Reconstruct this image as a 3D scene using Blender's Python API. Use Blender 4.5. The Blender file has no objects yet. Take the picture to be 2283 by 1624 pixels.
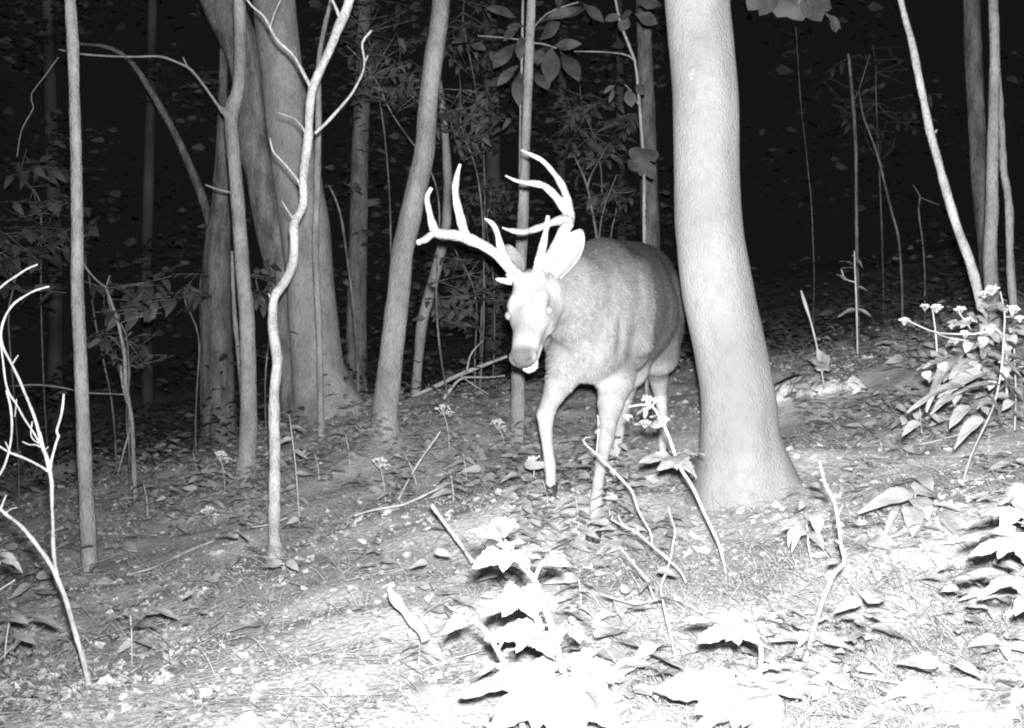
import bpy, math, random, time
import numpy as np
from mathutils import Vector, Matrix
random.seed(7); RNG = np.random.default_rng(11)
SC = bpy.context.scene
COL = SC.collection
# ---------------------------------------------------------------- camera
F, CX, CY = 2756.0, 1141.5, 812.0            # measured on a 2283 x 1624 view of the photograph
PITCH = math.atan((812 - 640) / F)
CAM = np.array([0.0, 0.0, 1.0])
FW = np.array([0, math.cos(PITCH), -math.sin(PITCH)]); UP = np.array([0, math.sin(PITCH), math.cos(PITCH)]); RT = np.array([1.0, 0, 0])
cd = bpy.data.cameras.new('trail_camera'); cam = bpy.data.objects.new('trail_camera', cd); COL.objects.link(cam)
cam.location = CAM; cam.rotation_euler = (math.pi / 2 - PITCH, 0, 0)
cd.sensor_width = 36; cd.lens = 36 * F / 2283; cd.clip_start = 0.02; cd.clip_end = 500
SC.camera = cam
# ---------------------------------------------------------------- night sky and the camera's own flash
w = bpy.data.worlds.new('World'); SC.world = w; w.use_nodes = True
bg = w.node_tree.nodes['Background']; bg.inputs[0].default_value = (1, 1, 1, 1); bg.inputs[1].default_value = 0.0075
def W(px, py, d):
    return CAM + RT * ((px - CX) / F * d) + UP * ((CY - py) / F * d) + FW * d
ld = bpy.data.lights.new('camera_flash', 'SPOT'); fl = bpy.data.objects.new('camera_flash', ld); COL.objects.link(fl)
ld.energy = 1800; ld.shadow_soft_size = 0.02; ld.spot_size = math.radians(92); ld.spot_blend = 1.0
fpos = CAM + np.array([0.015, 0.0, 0.06]); fl.location = fpos
aim = W(1410, 290, 5.0) - fpos
fl.rotation_euler = Vector(aim).to_track_quat('-Z', 'Y').to_euler()
SC.view_settings.view_transform = 'Standard'; SC.view_settings.look = 'None'
SC.view_settings.exposure = 0; SC.view_settings.gamma = 1
SC.cycles.filter_width = 2.1; SC.cycles.max_bounces = 4; SC.cycles.diffuse_bounces = 2
# ---------------------------------------------------------------- ground shape (smooth surface through measured points)
GP = [(1330,1195,3.95),(1228,1120,4.25),(1640,1140,4.3),(1800,1035,4.6),(613,1250,4.5),(200,1270,4.7),(859,968,6.3),(735,932,7.8),(549,1062,6.2),
      (490,990,8.6),(1141,1624,2.35),(0,1624,2.7),(2283,1624,2.0),(2283,1120,3.2),(2195,735,5.8),(2262,700,6.4),(1478,1050,5.3),(1358,1092,4.75),
      (1153,1003,6.0),(925,885,8.3),(305,1140,6.3),(1870,800,7.5),(0,1150,6.6),(1700,730,12),(0,1010,11.5),(1141,850,11.5),(200,1560,2.9),(2100,640,12)]
gp = np.array([W(*p) for p in GP] + [(-5,0,-.35),(4,0,.95),(0,-3,.22),(0,0,.18),(-9,14,-.9),(10,14,2.3),(0,26,.2),(-3,2.5,-.15),(3,3,.75)])
def tps_k(r): return np.where(r > 1e-9, r * r * np.log(np.maximum(r, 1e-9)), 0)
_n = len(gp); _P = np.c_[np.ones(_n), gp[:, :2]]
_K = tps_k(np.linalg.norm(gp[:, None, :2] - gp[None, :, :2], axis=2)) + np.eye(_n) * .03
_s = np.linalg.solve(np.block([[_K, _P], [_P.T, np.zeros((3, 3))]]), np.r_[gp[:, 2], np.zeros(3)])
def gz0(x, y):
    g = gzt(x, y); x = np.asarray(x, float); y = np.asarray(y, float)
    for mx_, my_, mh, mr_ in MOUNDS: g = g + mh * np.exp(-((x - mx_) ** 2 + (y - my_) ** 2) / mr_ ** 2)
    return g
MOUNDS = [(W(1800,1045,4.42)[0], W(1800,1045,4.42)[1], .075, .20), (W(1650,1100,4.35)[0], W(1650,1100,4.35)[1], .05, .30), (W(735,930,7.8)[0], 7.8, .07, .6), (W(859,966,6.3)[0], 6.3, .04, .25)]
def gzt(x, y):
    x = np.asarray(x, float); y = np.asarray(y, float); sh = x.shape
    q = np.c_[x.ravel(), y.ravel()]
    k = tps_k(np.linalg.norm(q[:, None] - gp[None, :, :2], axis=2))
    return (k @ _s[:_n] + _s[_n] + q @ _s[_n + 1:]).reshape(sh)
_ph = RNG.uniform(0, 6.28, (26, 2)); _fr = np.r_[RNG.uniform(1.5, 5, 12), RNG.uniform(6, 22, 14)]; _th = RNG.uniform(0, 6.28, 26)
def bumps(x, y):
    r = 0
    for i in range(26):
        r = r + np.sin(_fr[i] * (x * math.cos(_th[i]) + y * math.sin(_th[i])) + _ph[i, 0]) * (.011 if _fr[i] < 6 else .05 / _fr[i])
    return r
def gz(x, y): return gz0(x, y) + bumps(np.asarray(x, float), np.asarray(y, float))
def G(px, py, dmin=1.2):
    """where the view ray through a point meets the ground -> (world point, depth)"""
    ds = np.linspace(dmin, 16, 1500); p = np.array([W(px, py, d) for d in ds])
    below = p[:, 2] < gz0(p[:, 0], p[:, 1])
    i = int(np.argmax(below)) if below.any() else len(ds) - 1
    return p[i], ds[i]
# ---------------------------------------------------------------- mesh helpers
def V(a): return np.array(a, float)
def unit(v): v = np.asarray(v, float); return v / (np.linalg.norm(v) + 1e-12)
class MB:
    def __init__(s): s.v = []; s.f = []; s.n = 0
    def add(s, v, f):
        v = np.asarray(v, float); s.v.append(v)
        s.f += [tuple(i + s.n for i in q) for q in f]; s.n += len(v)
    def build(s, name, m, parent=None, origin=(0, 0, 0), smooth=True):
        o0 = np.asarray(origin if parent is None else parent['_o'], float)
        me = bpy.data.meshes.new(name); v = np.concatenate(s.v) - o0
        me.from_pydata(v.tolist(), [], s.f); me.materials.append(m)
        if smooth: me.shade_smooth()
        me.update()
        o = bpy.data.objects.new(name, me); COL.objects.link(o)
        if parent is None: o.location = o0
        else: o.parent = parent
        return o
def tag(o, label=None, cat=None, group=None, kind=None):
    for k, v in (('label', label), ('category', cat), ('group', group), ('kind', kind)):
        if v: o[k] = v
    return o
EMP = []
def thing(name, loc, label, cat, group=None):
    o = bpy.data.objects.new(name, None); COL.objects.link(o); o.location = loc; o.empty_display_size = .1
    o['_o'] = [float(c) for c in loc]; EMP.append(o)
    return tag(o, label, cat, group)
def smooth_path(pts, rad, sub):
    pts = np.asarray(pts, float); rad = np.asarray(rad, float); n = len(pts)
    if sub <= 1 or n < 2: return pts, rad
    P = np.vstack([2 * pts[0] - pts[1], pts, 2 * pts[-1] - pts[-2]]); R = np.r_[rad[0], rad, rad[-1]]
    o, r = [], []
    for i in range(1, n):
        for j in range(sub):
            t = j / sub; a, b, c, d = P[i - 1:i + 3]
            o.append(.5 * ((2 * b) + (-a + c) * t + (2 * a - 5 * b + 4 * c - d) * t * t + (-a + 3 * b - 3 * c + d) * t ** 3))
            tt = t * t * (3 - 2 * t); r.append(R[i] * (1 - tt) + R[i + 1] * tt)
    o.append(P[n]); r.append(R[n])
    return np.array(o), np.array(r)
def tube(mb, pts, rad, sides=8, sub=3, rough=0.0, flare=0.0, flen=.2, lobes=5, seed=0, base_at=-1, ffn=None):
    pts, rad = smooth_path(pts, rad, sub); n = len(pts)
    if sub > 1 and len(pts) > 3:
        l_ = np.r_[0, np.cumsum(np.linalg.norm(np.diff(pts, axis=0), axis=1))]; n = len(pts); t_ = np.linspace(0, l_[-1], n)
        pts = np.stack([np.interp(t_, l_, pts[:, k]) for k in range(3)], 1); rad = np.interp(t_, l_, rad)
    T = np.gradient(pts, axis=0); T /= np.linalg.norm(T, axis=1)[:, None] + 1e-12
    nrm = unit(np.cross(T[0], (0.31, 0.9, 0.1) if abs(T[0][1]) < .9 else (1, 0, 0)))
    rs = random.Random(seed); ph = [rs.uniform(0, 6.28) for _ in range(8)]
    L = np.r_[0, np.cumsum(np.linalg.norm(np.diff(pts, axis=0), axis=1))]
    hb = L[-1] - L if base_at < 0 else L
    vs = []
    for i in range(n):
        nrm = unit(nrm - T[i] * np.dot(nrm, T[i])); b = np.cross(T[i], nrm)
        a = np.arange(sides) / sides * 2 * math.pi
        r = rad[i] * np.ones(sides)
        if rough:
            u = L[i] / max(rad[i], .01)
            r = r * (1 + rough * .8 * (math.sin(L[i] * 23 + ph[5]) + math.sin(L[i] * 51 + ph[6]) + .8 * math.sin(L[i] * 97 + ph[7])) * min(1, .012 / max(rad[i], .001)))
            r = r * (1 + rough * (np.sin(2 * a + ph[0] + .17 * u) + .7 * np.sin(3 * a + ph[1] - .13 * u) + .5 * np.sin(5 * a + ph[2] + .2 * u)
                                  + .35 * np.sin(a + ph[4] + u * .9) + .3 * np.sin(7 * a + ph[3] + u * .6)) * .5)
        if flare:
            e = math.exp(-hb[i] / flen); r = r * (1 + flare * e * (.55 + .45 * np.cos(lobes * a + ph[5])))
        if ffn is not None: r = r * ffn(np.outer(np.cos(a), nrm) + np.outer(np.sin(a), b), hb[i])
        vs.append(pts[i] + np.outer(np.cos(a) * r, nrm) + np.outer(np.sin(a) * r, b))
    f = [(i * sides + j, i * sides + (j + 1) % sides, (i + 1) * sides + (j + 1) % sides, (i + 1) * sides + j) for i in range(n - 1) for j in range(sides)]
    v = np.vstack(vs + [pts[:1], pts[-1:]]); c0 = n * sides
    f += [((j + 1) % sides, j, c0) for j in range(sides)] + [((n - 1) * sides + j, (n - 1) * sides + (j + 1) % sides, c0 + 1) for j in range(sides)]
    mb.add(v, f)
def leaf_template(n=6, serr=0.0, shape='ovate', fold=.22, curl=.25, seed=0, wave=.0):
    """unit leaf along +x (0..1), half width .5, normal +z; returns verts, faces"""
    rs = random.Random(seed); v = []; f = []
    for i in range(n + 1):
        t = i / n
        if shape == 'ovate': wd = (math.sin(math.pi * t ** .72)) ** .8 if 0 < t < 1 else .03
        elif shape == 'cord': wd = ((math.sin(math.pi * t ** .62)) ** .62 * (1 - .08 * t)) if 0 < t < 1 else .04
        elif shape == 'obov': wd = (math.sin(math.pi * t ** 1.5)) ** .8 if 0 < t < 1 else .03
        elif shape == 'lobed': wd = ((math.sin(math.pi * t ** .8)) ** .6 * (.66 + .34 * math.cos(t * 6.28 * 3.1 + .4))) if 0 < t < 1 else .05
        else: wd = math.sin(math.pi * min(1, max(0, t))) if 0 < t < 1 else .03
        z = -curl * t * t
        for s in (-1, -.55, 0, .55, 1):
            k = 1 + (serr * (1 if i % 2 else -1) * (abs(s) > .9))
            y = s * .5 * wd * k
            v.append((t - .06 * abs(s) * wd, y, z + fold * abs(y) * (1.0 - .6 * abs(s)) + wave * math.sin(t * 9 + s * 2 + seed)))
    for i in range(n):
        for j in range(4):
            a = i * 5 + j; f.append((a, a + 5, a + 6, a + 1))
    return np.array(v), f
TL = {('ov', n): leaf_template(n) for n in (3, 4, 6)}
TFORE = [leaf_template(12, .08, 'cord', .25, .35, k, .035) for k in range(4)]
TMID = [leaf_template(7, .05, 'ovate', .3, .3, k, .02) for k in range(3)]
TBIG = [leaf_template(9, .0, 'obov', .18, .22, k, .02) for k in range(3)]
TLIT = [leaf_template(4, 0, 'ovate', .5, .35, 1, .06), leaf_template(4, 0, 'ovate', -.3, -.2, 2, .07), leaf_template(7, 0, 'lobed', .35, .25, 3, .07), leaf_template(4, 0, 'ovate', .5, .15, 4, .08)]
def put_leaf(mb, T, base, tip, wid, normal):
    base = V(base); tip = V(tip); x = tip - base; L = np.linalg.norm(x); x = x / (L + 1e-9)
    z = V(normal); z = unit(z - x * np.dot(z, x)); y = np.cross(z, x)
    tv, tf = T
    mb.add(base + np.outer(tv[:, 0] * L, x) + np.outer(tv[:, 1] * wid, y) + np.outer(tv[:, 2] * L, z), tf)
def bulk_leaves(name, T_list, pos, xdir, normal, L, Wd, m, **kw):
    """thousands of small leaves in one mesh (numpy)"""
    vs, fs, base = [], [], 0
    for k, (tv, tf) in enumerate(T_list):
        idx = np.arange(k, len(pos), len(T_list)); p, x, z = pos[idx], xdir[idx], normal[idx]
        x = x / np.linalg.norm(x, axis=1)[:, None]; z = z - x * (x * z).sum(1)[:, None]; z /= np.linalg.norm(z, axis=1)[:, None] + 1e-9
        y = np.cross(z, x); l = L[idx][:, None, None]; wd = Wd[idx][:, None, None]
        v = p[:, None] + tv[None, :, 0:1] * l * x[:, None] + tv[None, :, 1:2] * wd * y[:, None] + tv[None, :, 2:3] * l * z[:, None]
        nf = np.array(tf); nv = len(tv)
        fs.append((nf[None] + (np.arange(len(idx)) * nv)[:, None, None] + base).reshape(-1, 4)); vs.append(v.reshape(-1, 3)); base += nv * len(idx)
    v = np.concatenate(vs); f = np.concatenate(fs)
    me = bpy.data.meshes.new(name); me.vertices.add(len(v)); me.vertices.foreach_set('co', v.ravel())
    me.loops.add(f.size); me.loops.foreach_set('vertex_index', f.ravel().astype(np.int32))
    me.polygons.add(len(f)); me.polygons.foreach_set('loop_start', np.arange(0, f.size, 4, dtype=np.int32)); me.polygons.foreach_set('loop_total', np.full(len(f), 4, dtype=np.int32))
    me.update(calc_edges=True); me.materials.append(m); me.shade_smooth()
    o = bpy.data.objects.new(name, me); COL.objects.link(o); return o
# ---------------------------------------------------------------- materials (infra-red greys)
def mat(name, lo, hi, scale=8.0, rough=.75, bump=.0, bscale=60, stretch=(1, 1, 1), island=0.0, spec=.2, detail=6, attr=None, p0=.35, p1=.65, spots=0.0, transl=0.0):
    m = bpy.data.materials.new(name); m.use_nodes = True; nt = m.node_tree; N = nt.nodes; K = nt.links; b = N['Principled BSDF']
    b.inputs['Roughness'].default_value = rough; b.inputs['Specular IOR Level'].default_value = spec
    tc = N.new('ShaderNodeTexCoord'); mp = N.new('ShaderNodeMapping'); mp.inputs['Scale'].default_value = stretch; K.new(tc.outputs['Object'], mp.inputs['Vector'])
    nz = N.new('ShaderNodeTexNoise'); nz.inputs['Scale'].default_value = scale; nz.inputs['Detail'].default_value = detail; K.new(mp.outputs[0], nz.inputs['Vector'])
    mr = N.new('ShaderNodeMapRange'); mr.inputs[1].default_value = p0; mr.inputs[2].default_value = p1; mr.inputs[3].default_value = lo; mr.inputs[4].default_value = hi
    K.new(nz.outputs[0], mr.inputs[0]); val = mr.outputs[0]
    if island:
        ge = N.new('ShaderNodeNewGeometry'); r2 = N.new('ShaderNodeMapRange'); r2.inputs[3].default_value = 1 - island; r2.inputs[4].default_value = 1 + island * .5
        K.new(ge.outputs['Random Per Island'], r2.inputs[0]); mu = N.new('ShaderNodeMath'); mu.operation = 'MULTIPLY'; K.new(val, mu.inputs[0]); K.new(r2.outputs[0], mu.inputs[1]); val = mu.outputs[0]
    if attr:
        at = N.new('ShaderNodeAttribute'); at.attribute_name = attr; mu = N.new('ShaderNodeMath'); mu.operation = 'MULTIPLY'; K.new(val, mu.inputs[0]); K.new(at.outputs['Fac'], mu.inputs[1]); val = mu.outputs[0]
    if spots:
        n2 = N.new('ShaderNodeTexNoise'); n2.inputs['Scale'].default_value = scale * 7; n2.inputs['Detail'].default_value = 3; K.new(mp.outputs[0], n2.inputs['Vector'])
        r3 = N.new('ShaderNodeMapRange'); r3.inputs[1].default_value = .36; r3.inputs[2].default_value = .5; r3.inputs[3].default_value = 1 - spots; r3.inputs[4].default_value = 1; K.new(n2.outputs[0], r3.inputs[0])
        mu = N.new('ShaderNodeMath'); mu.operation = 'MULTIPLY'; K.new(val, mu.inputs[0]); K.new(r3.outputs[0], mu.inputs[1]); val = mu.outputs[0]
    K.new(val, b.inputs['Base Color'])
    if bump:
        n3 = N.new('ShaderNodeTexNoise'); n3.inputs['Scale'].default_value = bscale; n3.inputs['Detail'].default_value = 5; K.new(mp.outputs[0], n3.inputs['Vector'])
        bp = N.new('ShaderNodeBump'); bp.inputs['Strength'].default_value = bump; bp.inputs['Distance'].default_value = .02; K.new(n3.outputs[0], bp.inputs['Height']); K.new(bp.outputs[0], b.inputs['Normal'])
    if transl:
        tr = N.new('ShaderNodeBsdfTranslucent'); K.new(val, tr.inputs[0]); mx = N.new('ShaderNodeMixShader'); mx.inputs[0].default_value = transl
        K.new(b.outputs[0], mx.inputs[1]); K.new(tr.outputs[0], mx.inputs[2]); K.new(mx.outputs[0], N['Material Output'].inputs[0])
    return m
M = dict(
    soil=mat('forest_soil', .55, .82, 14, .9, .45, 60, detail=9, spots=.3, p0=.3, p1=.7),
    litter=mat('dead_leaves', .58, .8, 9, .8, .3, 60, island=.2),
    smooth_bark=mat('smooth_pale_bark', .31, .41, 4.5, .9, .5, 150, (1, 1, .6), spots=.10),
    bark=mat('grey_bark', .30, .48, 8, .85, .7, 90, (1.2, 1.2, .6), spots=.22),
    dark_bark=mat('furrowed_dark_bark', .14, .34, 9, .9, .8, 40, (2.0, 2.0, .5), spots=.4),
    twig=mat('pale_twig_bark', .38, .6, 24, .75, .5, 90, (1, 1, .5), spots=.3),
    dead=mat('dead_wood', .42, .66, 16, .8, .5, 60, (1, 1, .5)),
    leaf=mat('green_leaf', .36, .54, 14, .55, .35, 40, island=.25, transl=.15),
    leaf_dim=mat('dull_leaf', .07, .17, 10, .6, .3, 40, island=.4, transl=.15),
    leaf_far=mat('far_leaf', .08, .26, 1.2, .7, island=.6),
    stem=mat('green_stem', .45, .6, 20, .6),
    flower=mat('white_flower', .75, .85, 30, .8),
    grass=mat('dry_grass', .4, .62, 12, .7, island=.3, transl=.2),
    rock=mat('pale_rock', .4, .6, 9, .9, .8, 30, spots=.3),
    log=mat('weathered_log', .65, .85, 9, .9, 1.0, 30, spots=.3),
    fur=mat('deer_coat', .86, 1.1, 26, .85, .35, 190, (1, 1, .5), attr='coat', spec=.08),
    antler=mat('antler_bone', .6, .82, 30, .6, .5, 80, spots=.2),
    hoof=mat('dark_hoof', .03, .06, 30, .5),
    eye=mat('eye', .3, .4, 30, .25, spec=.6),
)
# ---------------------------------------------------------------- forest floor
def make_ground():
    xs = np.r_[np.linspace(-22, -5, 24)[:-1], np.linspace(-5, 5, 330), np.linspace(5, 22, 24)[1:]]
    ys = np.r_[np.linspace(-5, 1.2, 16)[:-1], np.linspace(1.2, 9, 270), np.linspace(9, 30, 50)[1:]]
    X, Y = np.meshgrid(xs, ys); Z = gz(X, Y)
    v = np.c_[X.ravel(), Y.ravel(), Z.ravel()]; nx = len(xs)
    f = [(j * nx + i, j * nx + i + 1, (j + 1) * nx + i + 1, (j + 1) * nx + i) for j in range(len(ys) - 1) for i in range(nx - 1)]
    mb = MB(); mb.add(v, f); tag(mb.build('ground', M['soil']), kind='structure')
make_ground()
def ground_points(n, dmin, dmax, x0=-150, x1=2430, power=1.0):
    """random ground positions inside (a bit beyond) the view wedge, denser nearby"""
    d = dmin + (dmax - dmin) * RNG.random(n) ** power; px = RNG.uniform(x0, x1, n)
    x = (px - CX) / F * d; y = d * math.cos(PITCH); return np.c_[x, y, gz(x, y)]
def clumpy(p, s=2.2, thr=.0):
    v = np.sin(p[:, 0] * s + 1.3 * np.sin(p[:, 1] * s * .7)) + np.sin(p[:, 1] * s * 1.3 + 2 + np.sin(p[:, 0] * s * 1.1)); return v
def rnd_dirs(n, tilt):
    a = RNG.uniform(0, 6.283, n); x = np.c_[np.cos(a), np.sin(a), RNG.normal(0, .1, n)]
    t = np.abs(RNG.normal(0, tilt, n)); b = RNG.uniform(0, 6.283, n)
    return x, np.c_[np.sin(t) * np.cos(b), np.sin(t) * np.sin(b), np.cos(t)]
p = ground_points(52000, 1.1, 10, -700, 3000, power=1.2); p = p[(clumpy(p) + RNG.normal(0, .9, len(p))) > -.9]; x, nn = rnd_dirs(len(p), .5)
L = RNG.uniform(.012, .034, len(p)) * np.where(RNG.random(len(p)) < .05, 2.0, 1); p[:, 2] += .004 + RNG.random(len(p)) * .007
tag(bulk_leaves('leaf_litter', TLIT, p, x, nn, L, L * RNG.uniform(.35, .8, len(p)), M['litter']), 'dead curled leaves lying thick over the forest slope', 'leaf litter', kind='stuff')
# fine twigs and needles in the litter
def strands(name, p, dirs, L, r, m, label, cat, bend=.25, curve_up=0.0):
    n = len(p); k = 4; t = np.linspace(0, 1, k)
    side = np.cross(dirs, np.array([0, 0, 1.0])); side /= np.linalg.norm(side, axis=1)[:, None] + 1e-9; up = np.cross(side, dirs)
    bs = RNG.normal(0, bend, n)[:, None, None]; 
    c = p[:, None] + dirs[:, None] * (t[None, :, None] * L[:, None, None]) + side[:, None] * bs * (t ** 2)[None, :, None] * L[:, None, None]
    c[:, :, 2] -= curve_up * (t ** 2)[None] * L[:, None]
    rr = (r[:, None] * (1 - .7 * t)[None])[:, :, None]
    o = np.stack([c + side[:, None] * rr, c - side[:, None] * rr * .5 + up[:, None] * rr * .9, c - side[:, None] * rr * .5 - up[:, None] * rr * .9], 2)   # n,k,3,3
    v = o.reshape(-1, 3); q = []
    for i in range(k - 1):
        for j in range(3): q.append((i * 3 + j, i * 3 + (j + 1) % 3, (i + 1) * 3 + (j + 1) % 3, (i + 1) * 3 + j))
    f = (np.array(q)[None] + (np.arange(n) * k * 3)[:, None, None]).reshape(-1, 4)
    me = bpy.data.meshes.new(name); me.vertices.add(len(v)); me.vertices.foreach_set('co', v.ravel())
    me.loops.add(f.size); me.loops.foreach_set('vertex_index', f.ravel().astype(np.int32)); me.polygons.add(len(f))
    me.polygons.foreach_set('loop_start', np.arange(0, f.size, 4, dtype=np.int32)); me.polygons.foreach_set('loop_total', np.full(len(f), 4, dtype=np.int32))
    me.update(calc_edges=True); me.materials.append(m); ob = bpy.data.objects.new(name, me); COL.objects.link(ob)
    return tag(ob, label, cat, kind='stuff')
p = ground_points(1700, 1.4, 8); a = RNG.normal(.25, .9, len(p)); d = np.c_[np.cos(a), np.sin(a), RNG.normal(.12, .12, len(p))]; p[:, 2] += .012
strands('twig_litter', p, d, RNG.uniform(.06, .32, len(p)), RNG.uniform(.0008, .0024, len(p)), M['dead'], 'thin broken twigs strewn through the dead leaves', 'twigs')
# dry grass: thin everywhere, thicker in tussocks at the lower right
def ray_ground(px, py):
    return np.array([G(a, b)[0] for a, b in zip(px, py)])
p1 = ground_points(3000, 1.5, 7.5)
n2 = 240; c = ray_ground(RNG.uniform(1330, 2260, n2), RNG.uniform(1230, 1640, n2)); p2 = np.repeat(c, 16, 0); p2[:, :2] += RNG.normal(0, .035, (len(p2), 2))
n3 = 60; c = ray_ground(RNG.uniform(250, 1150, n3), RNG.uniform(1050, 1400, n3)); p3 = np.repeat(c, 12, 0); p3[:, :2] += RNG.normal(0, .03, (len(p3), 2))
p = np.vstack([p1, p2, p3]); p[:, 2] = gz(p[:, 0], p[:, 1])
a = RNG.uniform(0, 6.283, len(p)); e = RNG.uniform(.35, 1.35, len(p)); d = np.c_[np.cos(a) * np.cos(e), np.sin(a) * np.cos(e), np.sin(e)]
strands('grass', p, d, RNG.uniform(.05, .17, len(p)), RNG.uniform(.0008, .0018, len(p)), M['grass'], 'fine dry grass blades on the slope, thickest in the lower right', 'grass', curve_up=.4)
p = ground_points(46000, 1.2, 8.5, -700, 3000, power=1.1); p = p[(clumpy(p, 3.1) + RNG.normal(0, 1.0, len(p))) > -.8]; a = RNG.uniform(0, 6.283, len(p)); e = RNG.uniform(.2, 1.3, len(p)); d = np.c_[np.cos(a) * np.cos(e), np.sin(a) * np.cos(e), np.sin(e)]
strands('moss', p, d, RNG.uniform(.012, .042, len(p)), RNG.uniform(.0008, .002, len(p)), M['grass'], 'short matted moss and grass stubble between the dead leaves', 'moss', curve_up=.5)
# low leafy ground cover
def cover():
    P, X, N_, L_ = [], [], [], []
    zones = [(560, 1260, 890, 1130, 170), (1130, 1420, 1010, 1250, 110), (1740, 2280, 720, 1000, 120), (250, 640, 960, 1190, 130), (950, 1500, 1200, 1420, 26), (1700, 2283, 1050, 1600, 34), (0, 900, 1150, 1550, 26), (1000, 1900, 1400, 1620, 20), (-100, 300, 950, 1250, 90)]
    for x0, x1, y0, y1, n in zones:
        for i in range(n):
            gx_, gy_ = random.uniform(x0, x1), random.uniform(y0, y1)
            if (1285 < gx_ < 1360 and 1150 < gy_ < 1260) or (1195 < gx_ < 1262 and 1110 < gy_ < 1180): continue
            q, dd = G(gx_, gy_); h = random.uniform(.03, .13) * random.choice((1, 1, 1.8)); a0 = random.uniform(0, 6.28)
            nl = random.randint(4, 8); s = random.uniform(.03, .07)
            for k in range(nl):
                a = a0 + k * 2.4; hh = h * (.4 + .6 * k / nl); dr = V((math.cos(a), math.sin(a), random.uniform(-.2, .35)))
                P.append(q + V((0, 0, hh)) + dr * .01); X.append(dr); N_.append(V((random.gauss(0, .35), random.gauss(-.25, .35), 1))); L_.append(s * random.uniform(.7, 1.3))
    L_ = np.array(L_); tag(bulk_leaves('ground_cover', TMID, np.array(P), np.array(X), np.array(N_), L_, L_ * .5, M['leaf']), 'low leafy plants covering the slope between the trunks', 'ground cover', kind='stuff')
cover()
# ---------------------------------------------------------------- trees
def path3(pts, d=None, drift=None):
    """pts: (px, py, width px[, depth]) -> world points and radii (thickness taken at its own distance)"""
    P, R = [], []
    for q in pts:
        dd = q[3] if len(q) > 3 else d
        P.append(W(q[0], q[1], dd)); R.append(q[2] / F * dd * .5)
    return np.array(P), np.array(R)
def tree(name, label, pts, m, depth=None, cat='tree', group=None, branches=(), sides=16, rough=.07, flare=.35, flen=.12, lobes=5, top_m=2.2, sub=5, sink=.12, twigm=None, bent=0.0, ffn=None):
    bx, by = pts[-1][0], pts[-1][1]
    if depth is None: base, depth = G(bx, by)
    q = []
    n = len(pts)
    for i, t in enumerate(pts):
        q.append((t[0], t[1], t[2], t[3] if len(t) > 3 else depth + bent * math.sin(i * 1.7) * .1))
    P, R = path3(q)
    if top_m and pts[0][1] <= 5:
        dr = unit(P[0] - P[1]); dr = unit(dr + V((0, 0, .6))); g_ = float(np.linalg.norm(P[0] - P[1])); hs_ = []; c_ = 0
        while c_ < top_m: c_ += g_; g_ *= 1.35; hs_.append(c_)
        P = np.vstack([[P[0] + dr * k_ for k_ in hs_[::-1]], P]); R = np.r_[[R[0] * (1 - .45 * k_ / hs_[-1]) for k_ in hs_[::-1]], R]
    g = gz0(P[-1][0], P[-1][1]); dn = unit(P[-1] - P[-2]); dn = unit(dn + V((0, 0, -1.0)))
    low = P[-1] + dn * (sink + max(0, P[-1][2] - g)); P = np.vstack([P, low]); R = np.r_[R, R[-1] * 1.08]
    root = thing(name, (P[-2][0], P[-2][1], min(P[-2][2], float(g))), label, cat, group)
    mb = MB(); tube(mb, P, R, sides, sub, rough, flare, flen, lobes, seed=int(bx + by), ffn=ffn); mb.build('trunk', m, root)
    for br in branches:
        bp, brr = path3([(t[0], t[1], t[2], t[3] if len(t) > 3 else depth) for t in br]); mb = MB(); tube(mb, bp, brr, 7, 3, .08, seed=int(br[0][0])); mb.build('branch', twigm or m, root)
    return root, depth
def FLARE(dv, h):
    def lobe(x, y, p): return np.maximum(0, dv[:, 0] * x + dv[:, 1] * y) ** p
    h = max(h - .1, 0)
    return 1 + .05 * math.exp(-h / .12) + (1.3 / (1 + math.exp((h - .14) / .05)) + .08 * math.exp(-h / .4)) * lobe(.97, .24, 2) + .4 * math.exp(-h / .09) * lobe(.35, -.94, 5) + .18 * math.exp(-h / .07) * lobe(-.6, -.8, 6) - (.03 + .07 * math.exp(-h / .5)) * lobe(.72, -.69, 24) + .02 * lobe(-.2, -.98, 16) + .3 * math.exp(-h / .1) * lobe(-.9, .43, 5)
_, D14 = tree('big_tree', 'stout pale smooth-barked tree standing in front of the deer hindquarters', [(1553,0,141),(1566,138,142),(1573,237,143),(1575,395,143),(1580,513,148),(1600,655,156),(1620,750,156),(1636,833,158),(1645,900,162),(1646,950,162),(1646,1020,166),(1642,1060,168),(1638,1095,170),(1634,1130,172)], M['smooth_bark'],
     sides=56, rough=.03, flare=.0, sub=6, top_m=3, ffn=FLARE)
T14 = EMP[-1]
def knot():
    mb = MB(); c = W(1534, 178, D14) - FW * .098; vs = []; fs = []; nu, nv_ = 18, 8
    for i in range(nv_ + 1):
        for j in range(nu):
            t = i / nv_; a = 6.2832 * j / nu; r = 1 - t; pr = .35 * math.sin(math.pi * min(1, t * 1.6)) * (1 + .2 * math.sin(3 * a)) - .25 * t
            vs.append(c + V((math.cos(a) * r * .013, -pr * .008 + .006 * abs(math.cos(a)) * r, math.sin(a) * r * .022)))
    for i in range(nv_):
        for j in range(nu): fs.append((i * nu + j, i * nu + (j + 1) % nu, (i + 1) * nu + (j + 1) % nu, (i + 1) * nu + j))
    mb.add(vs, fs); mb.build('knot', M['bark'], T14)
knot()
tree('slender_tree', 'slender straight grey tree at the far left, rising from top to slope', [(156,0,25),(162,99,25),(167,237,24),(170,355,25),(172,513,26),(172,640,27),(177,755,28),(182,880,29),(184,932,30),(190,1060,31),(194,1145,33),(200,1262,35)], M['bark'], flare=.12)
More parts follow.
